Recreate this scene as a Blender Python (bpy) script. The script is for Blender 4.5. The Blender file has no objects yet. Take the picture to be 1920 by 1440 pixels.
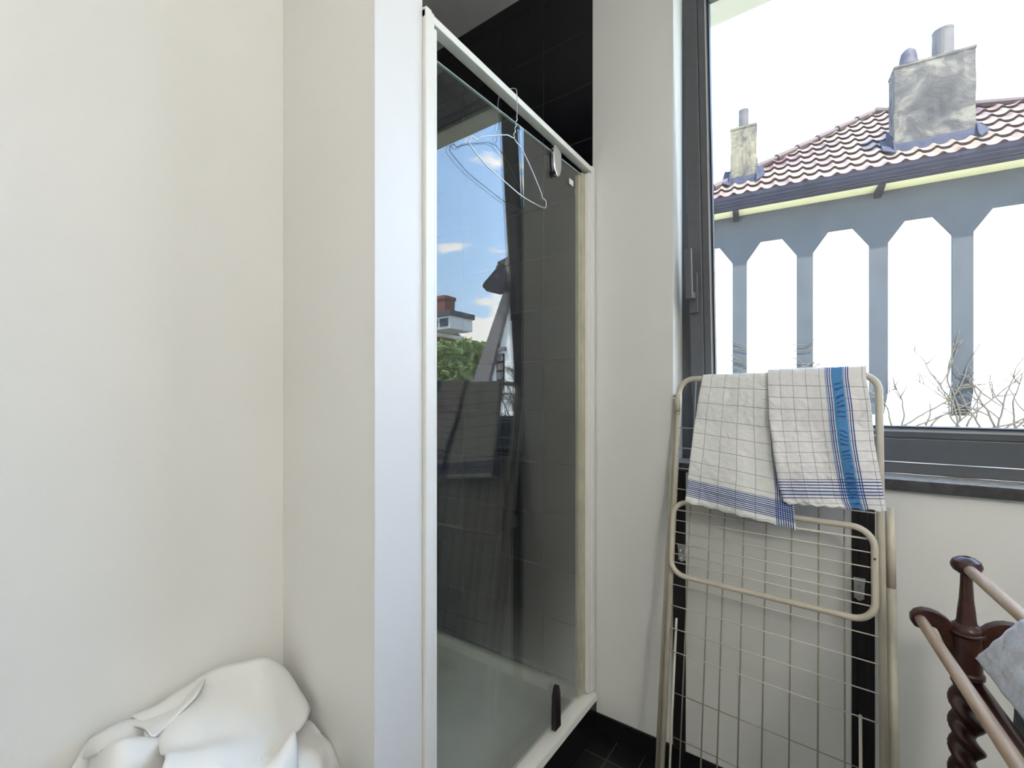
import bpy, bmesh, math, random
from mathutils import Vector, noise as mnoise
random.seed(7)
PI = math.pi
scene = bpy.context.scene
col = scene.collection

# ---------------------------------------------------------------- camera
FPX = 848.4
YAW = math.radians(35.5)
EYE = 1.2
cam = bpy.data.cameras.new('camera')
cam.sensor_width = 36.0
cam.lens = 36.0 * FPX / 1920
cam.shift_y = 30 / 1920
cam.clip_start = 0.02
cam.clip_end = 500
camo = bpy.data.objects.new('camera', cam)
col.objects.link(camo)
camo.location = (0, 0, EYE)
camo.rotation_euler = (PI / 2, 0, YAW)
scene.camera = camo

# ---------------------------------------------------------------- colour management
vs = scene.view_settings
vs.view_transform = 'Standard'
vs.look = 'None'
vs.gamma = 1.0
vs.use_curve_mapping = False
vs.exposure = 0.0

# ---------------------------------------------------------------- world
SKY = 1.1
FILL_LAMP = 51.0
def make_world():
    w = bpy.data.worlds.new('sky')
    scene.world = w
    w.use_nodes = True
    nt = w.node_tree
    nt.nodes.clear()
    N = nt.nodes.new
    L = nt.links.new
    tc = N('ShaderNodeTexCoord')
    sep = N('ShaderNodeSeparateXYZ'); L(tc.outputs['Generated'], sep.inputs[0])
    grad = N('ShaderNodeValToRGB'); L(sep.outputs['Z'], grad.inputs[0])
    e = grad.color_ramp.elements
    e[0].position = 0.0; e[0].color = (0.66, 0.84, 1.0, 1)
    e[1].position = 0.75; e[1].color = (0.27, 0.47, 0.86, 1)
    m = e.new(0.28); m.color = (0.46, 0.69, 1.0, 1)
    mp = N('ShaderNodeMapping'); L(tc.outputs['Generated'], mp.inputs[0])
    mp.inputs['Scale'].default_value = (1.6, 1.6, 4.2)
    mp.inputs['Location'].default_value = (3.1, 0.4, 0.35)
    nz = N('ShaderNodeTexNoise'); L(mp.outputs[0], nz.inputs['Vector'])
    nz.inputs['Scale'].default_value = 3.4
    nz.inputs['Detail'].default_value = 9
    nz.inputs['Roughness'].default_value = 0.52
    # more cloud towards the horizon
    ma = N('ShaderNodeMapRange'); L(sep.outputs['Z'], ma.inputs[0])
    ma.inputs[1].default_value = 0.0; ma.inputs[2].default_value = 0.34
    ma.inputs[3].default_value = 0.15; ma.inputs[4].default_value = -0.04
    ad = N('ShaderNodeMath'); ad.operation = 'ADD'
    L(nz.outputs[0], ad.inputs[0]); L(ma.outputs[0], ad.inputs[1])
    cr = N('ShaderNodeMapRange'); L(ad.outputs[0], cr.inputs[0])
    cr.inputs[1].default_value = 0.555; cr.inputs[2].default_value = 0.63
    cr.interpolation_type = 'SMOOTHSTEP'
    mix = N('ShaderNodeMix'); mix.data_type = 'RGBA'
    L(cr.outputs[0], mix.inputs['Factor'])
    L(grad.outputs[0], mix.inputs['A'])
    mix.inputs['B'].default_value = (1.0, 0.99, 0.97, 1)
    bg = N('ShaderNodeBackground'); L(mix.outputs['Result'], bg.inputs[0])
    bg.inputs[1].default_value = 7.5 * SKY
    out = N('ShaderNodeOutputWorld'); L(bg.outputs[0], out.inputs[0])
make_world()

# ---------------------------------------------------------------- sun
sd = bpy.data.lights.new('sun', 'SUN')
sd.energy = 26
sd.angle = math.radians(0.8)
sd.color = (1.0, 0.95, 0.86)
so = bpy.data.objects.new('sun', sd)
col.objects.link(so)
so.location = (6, -6, 14)
so.rotation_euler = Vector((-0.42, 0.34, -1.0)).to_track_quat('-Z', 'Y').to_euler()

# ---------------------------------------------------------------- helpers: rays of the survey camera
FW = Vector((-math.sin(YAW), math.cos(YAW)))
RT = Vector((math.cos(YAW), math.sin(YAW)))
SX = 0.716          # the shower door stands in the plane X = -SX
def ray(x, y, mir=False):
    d = FW + RT * ((x - 960) / FPX)
    o = Vector((0, 0))
    if mir:
        d = Vector((-d.x, d.y)); o = Vector((-2 * SX, 0))
    return o, d, (750 - y) / FPX
def onplane(x, y, n, c, mir=False):
    o, d, s = ray(x, y, mir)
    t = (c - o.dot(n)) / d.dot(n)
    p = o + d * t
    return Vector((p.x, p.y, EYE + s * t))
def yp(x, y, Y, mir=False): return onplane(x, y, Vector((0, 1)), Y, mir)
def xp(x, y, X, mir=False): return onplane(x, y, Vector((1, 0)), X, mir)

# ---------------------------------------------------------------- helpers: objects
def origin(o):
    v = Vector((0, 0, 0))
    while o is not None:
        v = v + Vector(o.location); o = o.parent
    return v
def tag(o, label=None, cat=None, group=None, kind=None):
    if label: o['label'] = label
    if cat: o['category'] = cat
    if group: o['group'] = group
    if kind: o['kind'] = kind
    return o
def empty(name, loc, label, cat, group=None):
    o = bpy.data.objects.new(name, None)
    o.empty_display_size = 0.05
    col.objects.link(o)
    o.location = loc
    return tag(o, label, cat, group)

class MB:
    def __init__(self):
        self.bm = bmesh.new()
        self.uv = None
    def box(self, a, b):
        x0, y0, z0 = a; x1, y1, z1 = b
        vs_ = [self.bm.verts.new(p) for p in
               [(x0, y0, z0), (x1, y0, z0), (x1, y1, z0), (x0, y1, z0), (x0, y0, z1), (x1, y0, z1), (x1, y1, z1), (x0, y1, z1)]]
        for f in [(0, 3, 2, 1), (4, 5, 6, 7), (0, 1, 5, 4), (1, 2, 6, 5), (2, 3, 7, 6), (3, 0, 4, 7)]:
            self.bm.faces.new([vs_[i] for i in f])
        return self
    def hexa(self, p):      # 8 points, bottom ring then top ring
        vs_ = [self.bm.verts.new(q) for q in p]
        for f in [(0, 3, 2, 1), (4, 5, 6, 7), (0, 1, 5, 4), (1, 2, 6, 5), (2, 3, 7, 6), (3, 0, 4, 7)]:
            self.bm.faces.new([vs_[i] for i in f])
        return self
    def prism(self, pts, off):   # polygon pts (3D) extruded by off
        off = Vector(off)
        a = [self.bm.verts.new(p) for p in pts]
        b = [self.bm.verts.new(Vector(p) + off) for p in pts]
        n = len(pts)
        self.bm.faces.new(list(reversed(a))); self.bm.faces.new(b)
        for i in range(n):
            j = (i + 1) % n
            self.bm.faces.new([a[i], a[j], b[j], b[i]])
        return self
    def tube(self, pts, r, seg=10, closed=False, caps=True):
        pts = [Vector(p) for p in pts]
        n = len(pts)
        rr = r if isinstance(r, (list, tuple)) else [r] * n
        rings = []
        prev = None
        for i, p in enumerate(pts):
            if closed:
                t = (pts[(i + 1) % n] - pts[i - 1]).normalized()
            elif i == 0: t = (pts[1] - pts[0]).normalized()
            elif i == n - 1: t = (pts[-1] - pts[-2]).normalized()
            else:
                t = ((pts[i + 1] - p).normalized() + (p - pts[i - 1]).normalized())
                t = t.normalized() if t.length > 1e-6 else (pts[i + 1] - p).normalized()
            if prev is None:
                ref = Vector((0, 0, 1)) if abs(t.z) < 0.9 else Vector((1, 0, 0))
                nrm = t.cross(ref).normalized()
            else:
                nrm = (prev - t * prev.dot(t))
                nrm = nrm.normalized() if nrm.length > 1e-6 else t.cross(Vector((0, 0, 1))).normalized()
            prev = nrm
            bn = t.cross(nrm)
            rings.append([self.bm.verts.new(p + (nrm * math.cos(a) + bn * math.sin(a)) * rr[i])
                          for a in [2 * PI * k / seg for k in range(seg)]])
        m = n if closed else n - 1
        for i in range(m):
            A = rings[i]; B = rings[(i + 1) % n]
            for k in range(seg):
                l = (k + 1) % seg
                self.bm.faces.new([A[k], A[l], B[l], B[k]])
        if caps and not closed:
            self.bm.faces.new(list(reversed(rings[0]))); self.bm.faces.new(rings[-1])
        return self
    def lathe(self, prof, c, seg=24, axis=None):   # prof: (radius, height) bottom to top about vertical axis through c
        c = Vector(c)
        rings = []
        for r, h in prof:
            rings.append([self.bm.verts.new(c + Vector((r * math.cos(2 * PI * k / seg), r * math.sin(2 * PI * k / seg), h))) for k in range(seg)])
        for i in range(len(rings) - 1):
            for k in range(seg):
                l = (k + 1) % seg
                self.bm.faces.new([rings[i][k], rings[i][l], rings[i + 1][l], rings[i + 1][k]])
        self.bm.faces.new(list(reversed(rings[0]))); self.bm.faces.new(rings[-1])
        return self
    def grid(self, rows, uvs=None):
        V = [[self.bm.verts.new(p) for p in r] for r in rows]
        if uvs is not None and self.uv is None:
            self.uv = self.bm.loops.layers.uv.new('UVMap')
        for i in range(len(V) - 1):
            for j in range(len(V[0]) - 1):
                f = self.bm.faces.new([V[i][j], V[i][j + 1], V[i + 1][j + 1], V[i + 1][j]])
                if uvs is not None:
                    for lp, (a, b) in zip(f.loops, [(i, j), (i, j + 1), (i + 1, j + 1), (i + 1, j)]):
                        lp[self.uv].uv = uvs[a][b]
        return self
    def build(self, name, mat, parent=None, smooth=False, bevel=0, solid=0, sub=0, normals=True, base=None):
        bm = self.bm
        if normals: bmesh.ops.recalc_face_normals(bm, faces=bm.faces[:])
        me = bpy.data.meshes.new(name)
        if parent is None:
            if base is None:
                xs = [v.co.x for v in bm.verts]; ys = [v.co.y for v in bm.verts]; zs = [v.co.z for v in bm.verts]
                base = Vector(((min(xs) + max(xs)) / 2, (min(ys) + max(ys)) / 2, min(zs)))
            og = Vector(base)
        else:
            og = origin(parent)
        for v in bm.verts: v.co -= og
        bm.to_mesh(me); bm.free()
        if isinstance(mat, (list, tuple)):
            for m_ in mat: me.materials.append(m_)
        else: me.materials.append(mat)
        if smooth:
            for p in me.polygons: p.use_smooth = True
            if smooth == 'angle': me.set_sharp_from_angle(angle=math.radians(32))
        o = bpy.data.objects.new(name, me)
        col.objects.link(o)
        if parent is None: o.location = og
        else: o.parent = parent
        if bevel:
            b = o.modifiers.new('bevel', 'BEVEL'); b.width = bevel; b.segments = 2; b.limit_method = 'ANGLE'; b.angle_limit = math.radians(40)
            if not smooth:
                for p in me.polygons: p.use_smooth = True
                b.harden_normals = True
        if sub:
            s = o.modifiers.new('sub', 'SUBSURF'); s.levels = sub; s.render_levels = sub
        if solid:
            s = o.modifiers.new('solid', 'SOLIDIFY'); s.thickness = solid; s.offset = 0
        return o

def smooth_path(pts, n=6):
    """Catmull-Rom through the points"""
    pts = [Vector(p) for p in pts]
    P = [pts[0] * 2 - pts[1]] + pts + [pts[-1] * 2 - pts[-2]]
    out = []
    for i in range(1, len(P) - 2):
        for k in range(n):
            t = k / n
            a, b, c, d = P[i - 1], P[i], P[i + 1], P[i + 2]
            out.append(0.5 * ((2 * b) + (c - a) * t + (2 * a - 5 * b + 4 * c - d) * t * t + (3 * b - a - 3 * c + d) * t ** 3))
    out.append(pts[-1])
    return out

# ---------------------------------------------------------------- materials
def base_mat(name):
    m = bpy.data.materials.new(name)
    m.use_nodes = True
    nt = m.node_tree
    b = nt.nodes['Principled BSDF']
    return m, nt, b
def plain(name, c, rough=0.6, metal=0.0, nz=0.0, nscale=20, bump=0.0, bscale=200, spec=0.5, bdist=0.001):
    m, nt, b = base_mat(name)
    b.inputs['Base Color'].default_value = (*c, 1)
    b.inputs['Roughness'].default_value = rough
    b.inputs['Metallic'].default_value = metal
    b.inputs['Specular IOR Level'].default_value = spec
    N = nt.nodes.new; L = nt.links.new
    geo = N('ShaderNodeNewGeometry')
    if nz:
        t = N('ShaderNodeTexNoise'); L(geo.outputs['Position'], t.inputs['Vector'])
        t.inputs['Scale'].default_value = nscale; t.inputs['Detail'].default_value = 5
        mr = N('ShaderNodeMapRange'); L(t.outputs[0], mr.inputs[0])
        mr.inputs[1].default_value = 0.25; mr.inputs[2].default_value = 0.75
        mr.inputs[3].default_value = 1 - nz; mr.inputs[4].default_value = 1 + nz
        mx = N('ShaderNodeVectorMath'); mx.operation = 'SCALE'
        mx.inputs[0].default_value = c
        L(mr.outputs[0], mx.inputs['Scale']); L(mx.outputs[0], b.inputs['Base Color'])
    if bump:
        t = N('ShaderNodeTexNoise'); L(geo.outputs['Position'], t.inputs['Vector'])
        t.inputs['Scale'].default_value = bscale; t.inputs['Detail'].default_value = 4
        bp = N('ShaderNodeBump'); bp.inputs['Strength'].default_value = bump
        bp.inputs['Distance'].default_value = bdist
        L(t.outputs[0], bp.inputs['Height']); L(bp.outputs[0], b.inputs['Normal'])
    return m
def tile_mat(name, axes, size, c, grout, rough, org=(0, 0), mortar=0.0025, spec=0.5):
    m, nt, b = base_mat(name)
    N = nt.nodes.new; L = nt.links.new
    geo = N('ShaderNodeNewGeometry')
    sp = N('ShaderNodeSeparateXYZ'); L(geo.outputs['Position'], sp.inputs[0])
    cb = N('ShaderNodeCombineXYZ')
    for i in (0, 1):
        a = N('ShaderNodeMath'); a.operation = 'ADD'; a.inputs[1].default_value = 10 * size[i] - org[i]
        L(sp.outputs[axes[i]], a.inputs[0]); L(a.outputs[0], cb.inputs[i])
    br = N('ShaderNodeTexBrick'); L(cb.outputs[0], br.inputs['Vector'])
    br.offset = 0; br.squash = 1
    br.inputs['Scale'].default_value = 1
    br.inputs['Brick Width'].default_value = size[0]
    br.inputs['Row Height'].default_value = size[1]
    br.inputs['Mortar Size'].default_value = mortar
    br.inputs['Mortar Smooth'].default_value = 0.2
    br.inputs['Color1'].default_value = (*c, 1)
    br.inputs['Color2'].default_value = (*[x * 1.15 for x in c], 1)
    br.inputs['Mortar'].default_value = (*grout, 1)
    L(br.outputs['Color'], b.inputs['Base Color'])
    b.inputs['Specular IOR Level'].default_value = spec
    rm = N('ShaderNodeMapRange'); L(br.outputs['Fac'], rm.inputs[0])
    rm.inputs[3].default_value = rough; rm.inputs[4].default_value = 0.8
    L(rm.outputs[0], b.inputs['Roughness'])
    bp = N('ShaderNodeBump'); bp.invert = True; bp.inputs['Strength'].default_value = 0.5; bp.inputs['Distance'].default_value = 0.002
    L(br.outputs['Fac'], bp.inputs['Height']); L(bp.outputs[0], b.inputs['Normal'])
    return m
def glass_mat(name, tint=(1, 1, 1), f0=0.045, film=0.0):
    m = bpy.data.materials.new(name); m.use_nodes = True
    nt = m.node_tree; nt.nodes.clear()
    N = nt.nodes.new; L = nt.links.new
    geo = N('ShaderNodeNewGeometry')
    dt = N('ShaderNodeVectorMath'); dt.operation = 'DOT_PRODUCT'
    L(geo.outputs['Incoming'], dt.inputs[0]); L(geo.outputs['Normal'], dt.inputs[1])
    ab = N('ShaderNodeMath'); ab.operation = 'ABSOLUTE'; L(dt.outputs['Value'], ab.inputs[0])
    om = N('ShaderNodeMath'); om.operation = 'SUBTRACT'; om.inputs[0].default_value = 1; L(ab.outputs[0], om.inputs[1])
    pw = N('ShaderNodeMath'); pw.operation = 'POWER'; pw.inputs[1].default_value = 5; L(om.outputs[0], pw.inputs[0])
    ml = N('ShaderNodeMath'); ml.operation = 'MULTIPLY_ADD'; L(pw.outputs[0], ml.inputs[0])
    ml.inputs[1].default_value = 1 - f0; ml.inputs[2].default_value = f0
    tr = N('ShaderNodeBsdfTransparent'); tr.inputs[0].default_value = (*tint, 1)
    gl = N('ShaderNodeBsdfGlossy'); gl.inputs['Roughness'].default_value = 0.0
    gl.inputs['Color'].default_value = (1, 1, 1, 1)
    mx = N('ShaderNodeMixShader'); L(ml.outputs[0], mx.inputs[0]); L(tr.outputs[0], mx.inputs[1]); L(gl.outputs[0], mx.inputs[2])
    last = mx
    if film:    # thin film of dried water marks on the glass
        nz = N('ShaderNodeTexNoise'); L(geo.outputs['Position'], nz.inputs['Vector']); nz.inputs['Scale'].default_value = 3
        df = N('ShaderNodeBsdfDiffuse'); df.inputs[0].default_value = (0.75, 0.78, 0.75, 1)
        # limescale: thicker on the splashed lower part of the pane
        sz = N('ShaderNodeSeparateXYZ'); L(geo.outputs['Position'], sz.inputs[0])
        mr = N('ShaderNodeMapRange'); mr.interpolation_type = 'SMOOTHSTEP'; L(sz.outputs['Z'], mr.inputs[0])
        mr.inputs[1].default_value = 0.15; mr.inputs[2].default_value = 0.70; mr.inputs[3].default_value = film * 24; mr.inputs[4].default_value = film
        fm = N('ShaderNodeMath'); fm.operation = 'MULTIPLY'; L(mr.outputs[0], fm.inputs[1]); L(nz.outputs[0], fm.inputs[0])
        m2 = N('ShaderNodeMixShader'); L(fm.outputs[0], m2.inputs[0]); L(mx.outputs[0], m2.inputs[1]); L(df.outputs[0], m2.inputs[2])
        last = m2
    out = N('ShaderNodeOutputMaterial'); L(last.outputs[0], out.inputs[0])
    return m

M = {}
M['wall'] = plain('wall_paint', (0.80, 0.79, 0.755), 0.75, nz=0.02, nscale=3, bump=0.12, bscale=260)
M['white'] = plain('white_gloss_paint', (0.79, 0.79, 0.80), 0.4, bump=0.05, bscale=120)
M['ceil'] = plain('ceiling_paint', (0.88, 0.88, 0.87), 0.8)
M['frame'] = plain('anthracite_aluminium', (0.100, 0.106, 0.118), 0.36, nz=0.06, nscale=60)
M['gasket'] = plain('rubber_gasket', (0.012, 0.012, 0.014), 0.5)
M['bead'] = plain('bright_bead', (0.55, 0.56, 0.58), 0.3, metal=0.6)
M['sill_top'] = plain('pale_sill_stone', (0.42, 0.42, 0.41), 0.25, nz=0.3, nscale=60)
M['stone'] = plain('dark_sill_stone', (0.05, 0.05, 0.053), 0.22, nz=0.3, nscale=50)
M['tile_xz'] = tile_mat('black_tile_end', ('X', 'Z'), (0.209, 0.2), (0.006, 0.006, 0.008), (0.011, 0.011, 0.011), 0.22, (-SX, 0.155))
M['tile_yz'] = tile_mat('black_tile_side', ('Y', 'Z'), (0.209, 0.2), (0.006, 0.006, 0.008), (0.011, 0.011, 0.011), 0.22, (1.509, 0.155))
M['floor'] = tile_mat('black_floor_tile', ('X', 'Y'), (0.1, 0.1), (0.009, 0.009, 0.010), (0.05, 0.05, 0.05), 0.3, (-0.62, 1.41), 0.002)
M['skirt'] = plain('black_skirting_tile', (0.010, 0.010, 0.011), 0.25)
M['enamel'] = plain('white_enamel', (0.84, 0.84, 0.80), 0.3)
M['beige'] = plain('yellowed_seal', (0.52, 0.49, 0.37), 0.5, nz=0.15, nscale=14)
M['tray'] = plain('shower_tray_acrylic', (0.74, 0.77, 0.70), 0.3, nz=0.06, nscale=5)
M['glass_door'] = glass_mat('shower_glass', (0.93, 0.95, 0.94), 0.052, film=0.02)
M['glass_win'] = glass_mat('window_glass', (0.99, 0.995, 0.995), 0.04)
M['glass_edge'] = plain('polished_glass_edge', (0.35, 0.45, 0.45), 0.2)
M['glass_ext'] = plain('dark_far_glass', (0.05, 0.06, 0.08), 0.1)
M['chrome'] = plain('chrome', (0.75, 0.75, 0.76), 0.12, metal=1.0)
M['steel'] = plain('galvanised_wire', (0.62, 0.64, 0.67), 0.3, metal=0.9)
M['cream'] = plain('cream_powder_coat', (0.60, 0.545, 0.44), 0.35, nz=0.08, nscale=25)
M['wirewhite'] = plain('coated_wire', (0.66, 0.62, 0.53), 0.35)
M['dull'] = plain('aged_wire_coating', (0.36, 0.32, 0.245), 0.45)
M['wood'] = plain('dark_mahogany', (0.052, 0.020, 0.014), 0.30, nz=0.35, nscale=40, bump=0.1, bscale=90)
M['rust'] = plain('rusty_screw', (0.10, 0.04, 0.02), 0.7)
M['black'] = plain('black_paint', (0.014, 0.012, 0.013), 0.35, nz=0.3, nscale=30)
M['panel'] = plain('panel_paint', (0.74, 0.74, 0.70), 0.7, nz=0.03, nscale=4)
M['linen'] = plain('white_linen', (0.82, 0.82, 0.80), 0.85, bump=0.35, bscale=6, spec=0.15, bdist=0.03)
M['linen_cool'] = plain('white_cotton', (0.92, 0.92, 0.96), 0.85, bump=0.6, bscale=38, spec=0.15, bdist=0.012)
M['greycloth'] = plain('grey_cotton', (0.16, 0.17, 0.18), 0.9, nz=0.5, nscale=120)
# outside
M['render'] = plain('white_painted_brick', (0.82, 0.82, 0.80), 0.85)
M['timber'] = plain('grey_painted_timber', (0.029, 0.034, 0.039), 0.8, spec=0.2, nz=0.1, nscale=3)
M['barge'] = plain('weathered_board', (0.17, 0.15, 0.15), 0.8, nz=0.25, nscale=12)
M['gutter'] = plain('zinc_gutter', (0.012, 0.013, 0.021), 0.9, nz=0.35, nscale=6, spec=0.1)
M['soffit_y'] = plain('pale_yellow_boards', (0.40, 0.385, 0.24), 0.8)
M['lead'] = plain('lead_flashing', (0.016, 0.019, 0.032), 0.8, spec=0.15, nz=0.3, nscale=8, bump=0.5, bscale=12, bdist=0.02)
M['pot'] = plain('clay_pot', (0.030, 0.028, 0.027), 0.8, nz=0.35, nscale=14)
M['cap'] = plain('zinc_cowl', (0.014, 0.015, 0.024), 0.7, spec=0.2)
M['twig'] = plain('vine_twig', (0.050, 0.042, 0.030), 0.9)
M['leaf'] = plain('leaf_green', (0.33, 0.40, 0.15), 0.6, nz=0.45, nscale=3)
M['bark'] = plain('bark', (0.06, 0.045, 0.03), 0.9)
M['brick'] = plain('far_red_brick', (0.24, 0.10, 0.075), 0.85, nz=0.2, nscale=4)
M['slate'] = plain('far_slate', (0.10, 0.10, 0.115), 0.7)
M['ground'] = plain('garden_ground', (0.16, 0.17, 0.11), 0.9, nz=0.3, nscale=1)
M['our_render'] = plain('cream_render', (0.36, 0.35, 0.30), 0.85, nz=0.06, nscale=5)
M['sticker'] = plain('white_sticker', (0.85, 0.85, 0.83), 0.5)

def rod_mat():
    m, nt, b = base_mat('light_beech')
    N = nt.nodes.new; L = nt.links.new
    tc = N('ShaderNodeTexCoord'); mp = N('ShaderNodeMapping'); L(tc.outputs['Object'], mp.inputs[0])
    mp.inputs['Scale'].default_value = (60, 3, 60)
    nz = N('ShaderNodeTexNoise'); L(mp.outputs[0], nz.inputs['Vector']); nz.inputs['Scale'].default_value = 1.5; nz.inputs['Detail'].default_value = 6
    cr = N('ShaderNodeValToRGB'); L(nz.outputs[0], cr.inputs[0])
    cr.color_ramp.elements[0].position = 0.3; cr.color_ramp.elements[0].color = (0.38, 0.24, 0.14, 1)
    cr.color_ramp.elements[1].position = 0.7; cr.color_ramp.elements[1].color = (0.62, 0.46, 0.31, 1)
    L(cr.outputs[0], b.inputs['Base Color']); b.inputs['Roughness'].default_value = 0.45
    return m
M['beech'] = rod_mat()

def chimney_mat(name, c1, c2, c3):
    m, nt, b = base_mat(name)
    N = nt.nodes.new; L = nt.links.new
    geo = N('ShaderNodeNewGeometry')
    n1 = N('ShaderNodeTexNoise'); L(geo.outputs['Position'], n1.inputs['Vector']); n1.inputs['Scale'].default_value = 2.6; n1.inputs['Detail'].default_value = 12; n1.inputs['Roughness'].default_value = 0.72; n1.inputs['Distortion'].default_value = 0.8
    cr = N('ShaderNodeValToRGB'); L(n1.outputs[0], cr.inputs[0])
    e = cr.color_ramp.elements
    e[0].position = 0.40; e[0].color = (*c1, 1); e[1].position = 0.62; e[1].color = (*c3, 1)
    q = e.new(0.50); q.color = (*c2, 1)
    L(cr.outputs[0], b.inputs['Base Color']); b.inputs['Roughness'].default_value = 0.95
    bp = N('ShaderNodeBump'); bp.inputs['Strength'].default_value = 0.7; bp.inputs['Distance'].default_value = 0.04
    L(n1.outputs[0], bp.inputs['Height']); L(bp.outputs[0], b.inputs['Normal'])
    return m
M['chim1'] = chimney_mat('peeling_render_grey', (0.013, 0.012, 0.012), (0.031, 0.029, 0.026), (0.082, 0.076, 0.058))
M['chim2'] = chimney_mat('peeling_render_ochre', (0.024, 0.022, 0.019), (0.065, 0.058, 0.040), (0.115, 0.098, 0.060))

def rooftile_mat():
    m, nt, b = base_mat('red_pantile')
    N = nt.nodes.new; L = nt.links.new
    geo = N('ShaderNodeNewGeometry')
    n1 = N('ShaderNodeTexNoise'); L(geo.outputs['Position'], n1.inputs['Vector']); n1.inputs['Scale'].default_value = 1.3; n1.inputs['Detail'].default_value = 4
    cr = N('ShaderNodeValToRGB'); L(n1.outputs[0], cr.inputs[0])
    e = cr.color_ramp.elements
    e[0].position = 0.35; e[0].color = (0.040, 0.012, 0.009, 1); e[1].position = 0.52; e[1].color = (0.120, 0.084, 0.055, 1)
    L(cr.outputs[0], b.inputs['Base Color']); b.inputs['Roughness'].default_value = 0.6
    return m
M['rooftile'] = rooftile_mat()
M['tile_nose'] = plain('shaded_tile_nose', (0.010, 0.005, 0.005), 0.9, spec=0.1)  # shadow line under each tile course, painted near-black on the lips

def towel_mat(name, grid_u, grid_v, hlines, vlines, vband, warm=(0.80, 0.79, 0.76)):
    """woven tea towel: UV in metres; thin grid, groups of blue lines, one blue woven band"""
    m, nt, b = base_mat(name)
    N = nt.nodes.new; L = nt.links.new
    uv = N('ShaderNodeUVMap')
    sp = N('ShaderNodeSeparateXYZ'); L(uv.outputs[0], sp.inputs[0])
    def math_(op, a, c=None, d=None):
        n = N('ShaderNodeMath'); n.operation = op
        for i, x in enumerate((a, c, d)):
            if x is None: continue
            if isinstance(x, (int, float)): n.inputs[i].default_value = x
            else: L(x, n.inputs[i])
        return n.outputs[0]
    def line(coord, period, width, phase=0.0):
        s = math_('ADD', coord, phase)
        w = math_('PINGPONG', s, period / 2)
        return math_('LESS_THAN', w, width / 2)
    def inside(coord, a, c):
        return math_('MULTIPLY', math_('GREATER_THAN', coord, a), math_('LESS_THAN', coord, c))
    U, V = sp.outputs[0], sp.outputs[1]
    grey = math_('MAXIMUM', line(U, grid_u[0], 0.0011, grid_u[1]), line(V, grid_v[0], 0.0011, grid_v[1]))
    blue = None
    for (a, c, p, w) in hlines:
        k = math_('MULTIPLY', inside(V, a, c), line(V, p, w, -a))
        blue = k if blue is None else math_('MAXIMUM', blue, k)
    for (a, c, p, w) in vlines:
        k = math_('MULTIPLY', inside(U, a, c), line(U, p, w, -a))
        blue = k if blue is None else math_('MAXIMUM', blue, k)
    def mixc(f, A, B):
        n = N('ShaderNodeMix'); n.data_type = 'RGBA'
        L(f, n.inputs['Factor'])
        for key, x in (('A', A), ('B', B)):
            if isinstance(x, tuple): n.inputs[key].default_value = (*x, 1)
            else: L(x, n.inputs[key])
        return n.outputs['Result']
    c = mixc(grey, warm, (0.26, 0.26, 0.29))
    if vband:
        a, d = vband
        band = inside(U, a, d)
        # woven lettering along the band
        wv = N('ShaderNodeTexWave'); L(uv.outputs[0], wv.inputs['Vector']); wv.wave_type = 'BANDS'; wv.bands_direction = 'Y'
        wv.inputs['Scale'].default_value = 26; wv.inputs['Distortion'].default_value = 9; wv.inputs['Detail'].default_value = 1.5
        wl = math_('GREATER_THAN', wv.outputs['Fac'], 0.80)
        mid = inside(U, a + 0.006, d - 0.004)
        vg = math_('GREATER_THAN', math_('PINGPONG', V, 0.055), 0.014)
        wl = math_('MULTIPLY', math_('MULTIPLY', wl, mid), vg)
        bc = mixc(wl, (0.11, 0.30, 0.60), (0.05, 0.12, 0.33))
        c = mixc(band, c, bc)
        halo = math_('MULTIPLY', inside(U, a - 0.018, a - 0.009), 0.28)
        c = mixc(halo, c, (0.2, 0.42, 0.75))
    c = mixc(blue, c, (0.045, 0.10, 0.33))
    L(c, b.inputs['Base Color'])
    b.inputs['Roughness'].default_value = 0.9
    b.inputs['Specular IOR Level'].default_value = 0.1
    geo = N('ShaderNodeNewGeometry')
    t = N('ShaderNodeTexNoise'); L(geo.outputs['Position'], t.inputs['Vector']); t.inputs['Scale'].default_value = 26; t.inputs['Detail'].default_value = 6; t.inputs['Distortion'].default_value = 1.2
    bp = N('ShaderNodeBump'); bp.inputs['Strength'].default_value = 0.6; bp.inputs['Distance'].default_value = 0.012
    L(t.outputs[0], bp.inputs['Height']); L(bp.outputs[0], b.inputs['Normal'])
    # a little light comes through the cloth
    tl = N('ShaderNodeBsdfTranslucent'); L(c, tl.inputs[0])
    mx = N('ShaderNodeMixShader'); mx.inputs[0].default_value = 0.12
    out = nt.nodes['Material Output']
    L(b.outputs[0], mx.inputs[1]); L(tl.outputs[0], mx.inputs[2]); L(mx.outputs[0], out.inputs[0])
    return m

# ================================================================= THE ROOM
WY = 1.509      # inner face of the window wall
LX = -1.054     # left wall
AY = 0.552      # alcove wall (outer side of the shower)
CZ = 2.82       # ceiling
NX = -0.430     # right edge of the narrow wall / left edge of the window opening
RX = 1.45       # right wall
BY = -2.3       # back wall
WXR = 1.25      # right edge of the window opening
SZ = 1.0        # sill height

def struct(name, mb, mat, **k):
    o = mb.build(name, mat, None, **k); o['kind'] = 'structure'; return o

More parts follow.
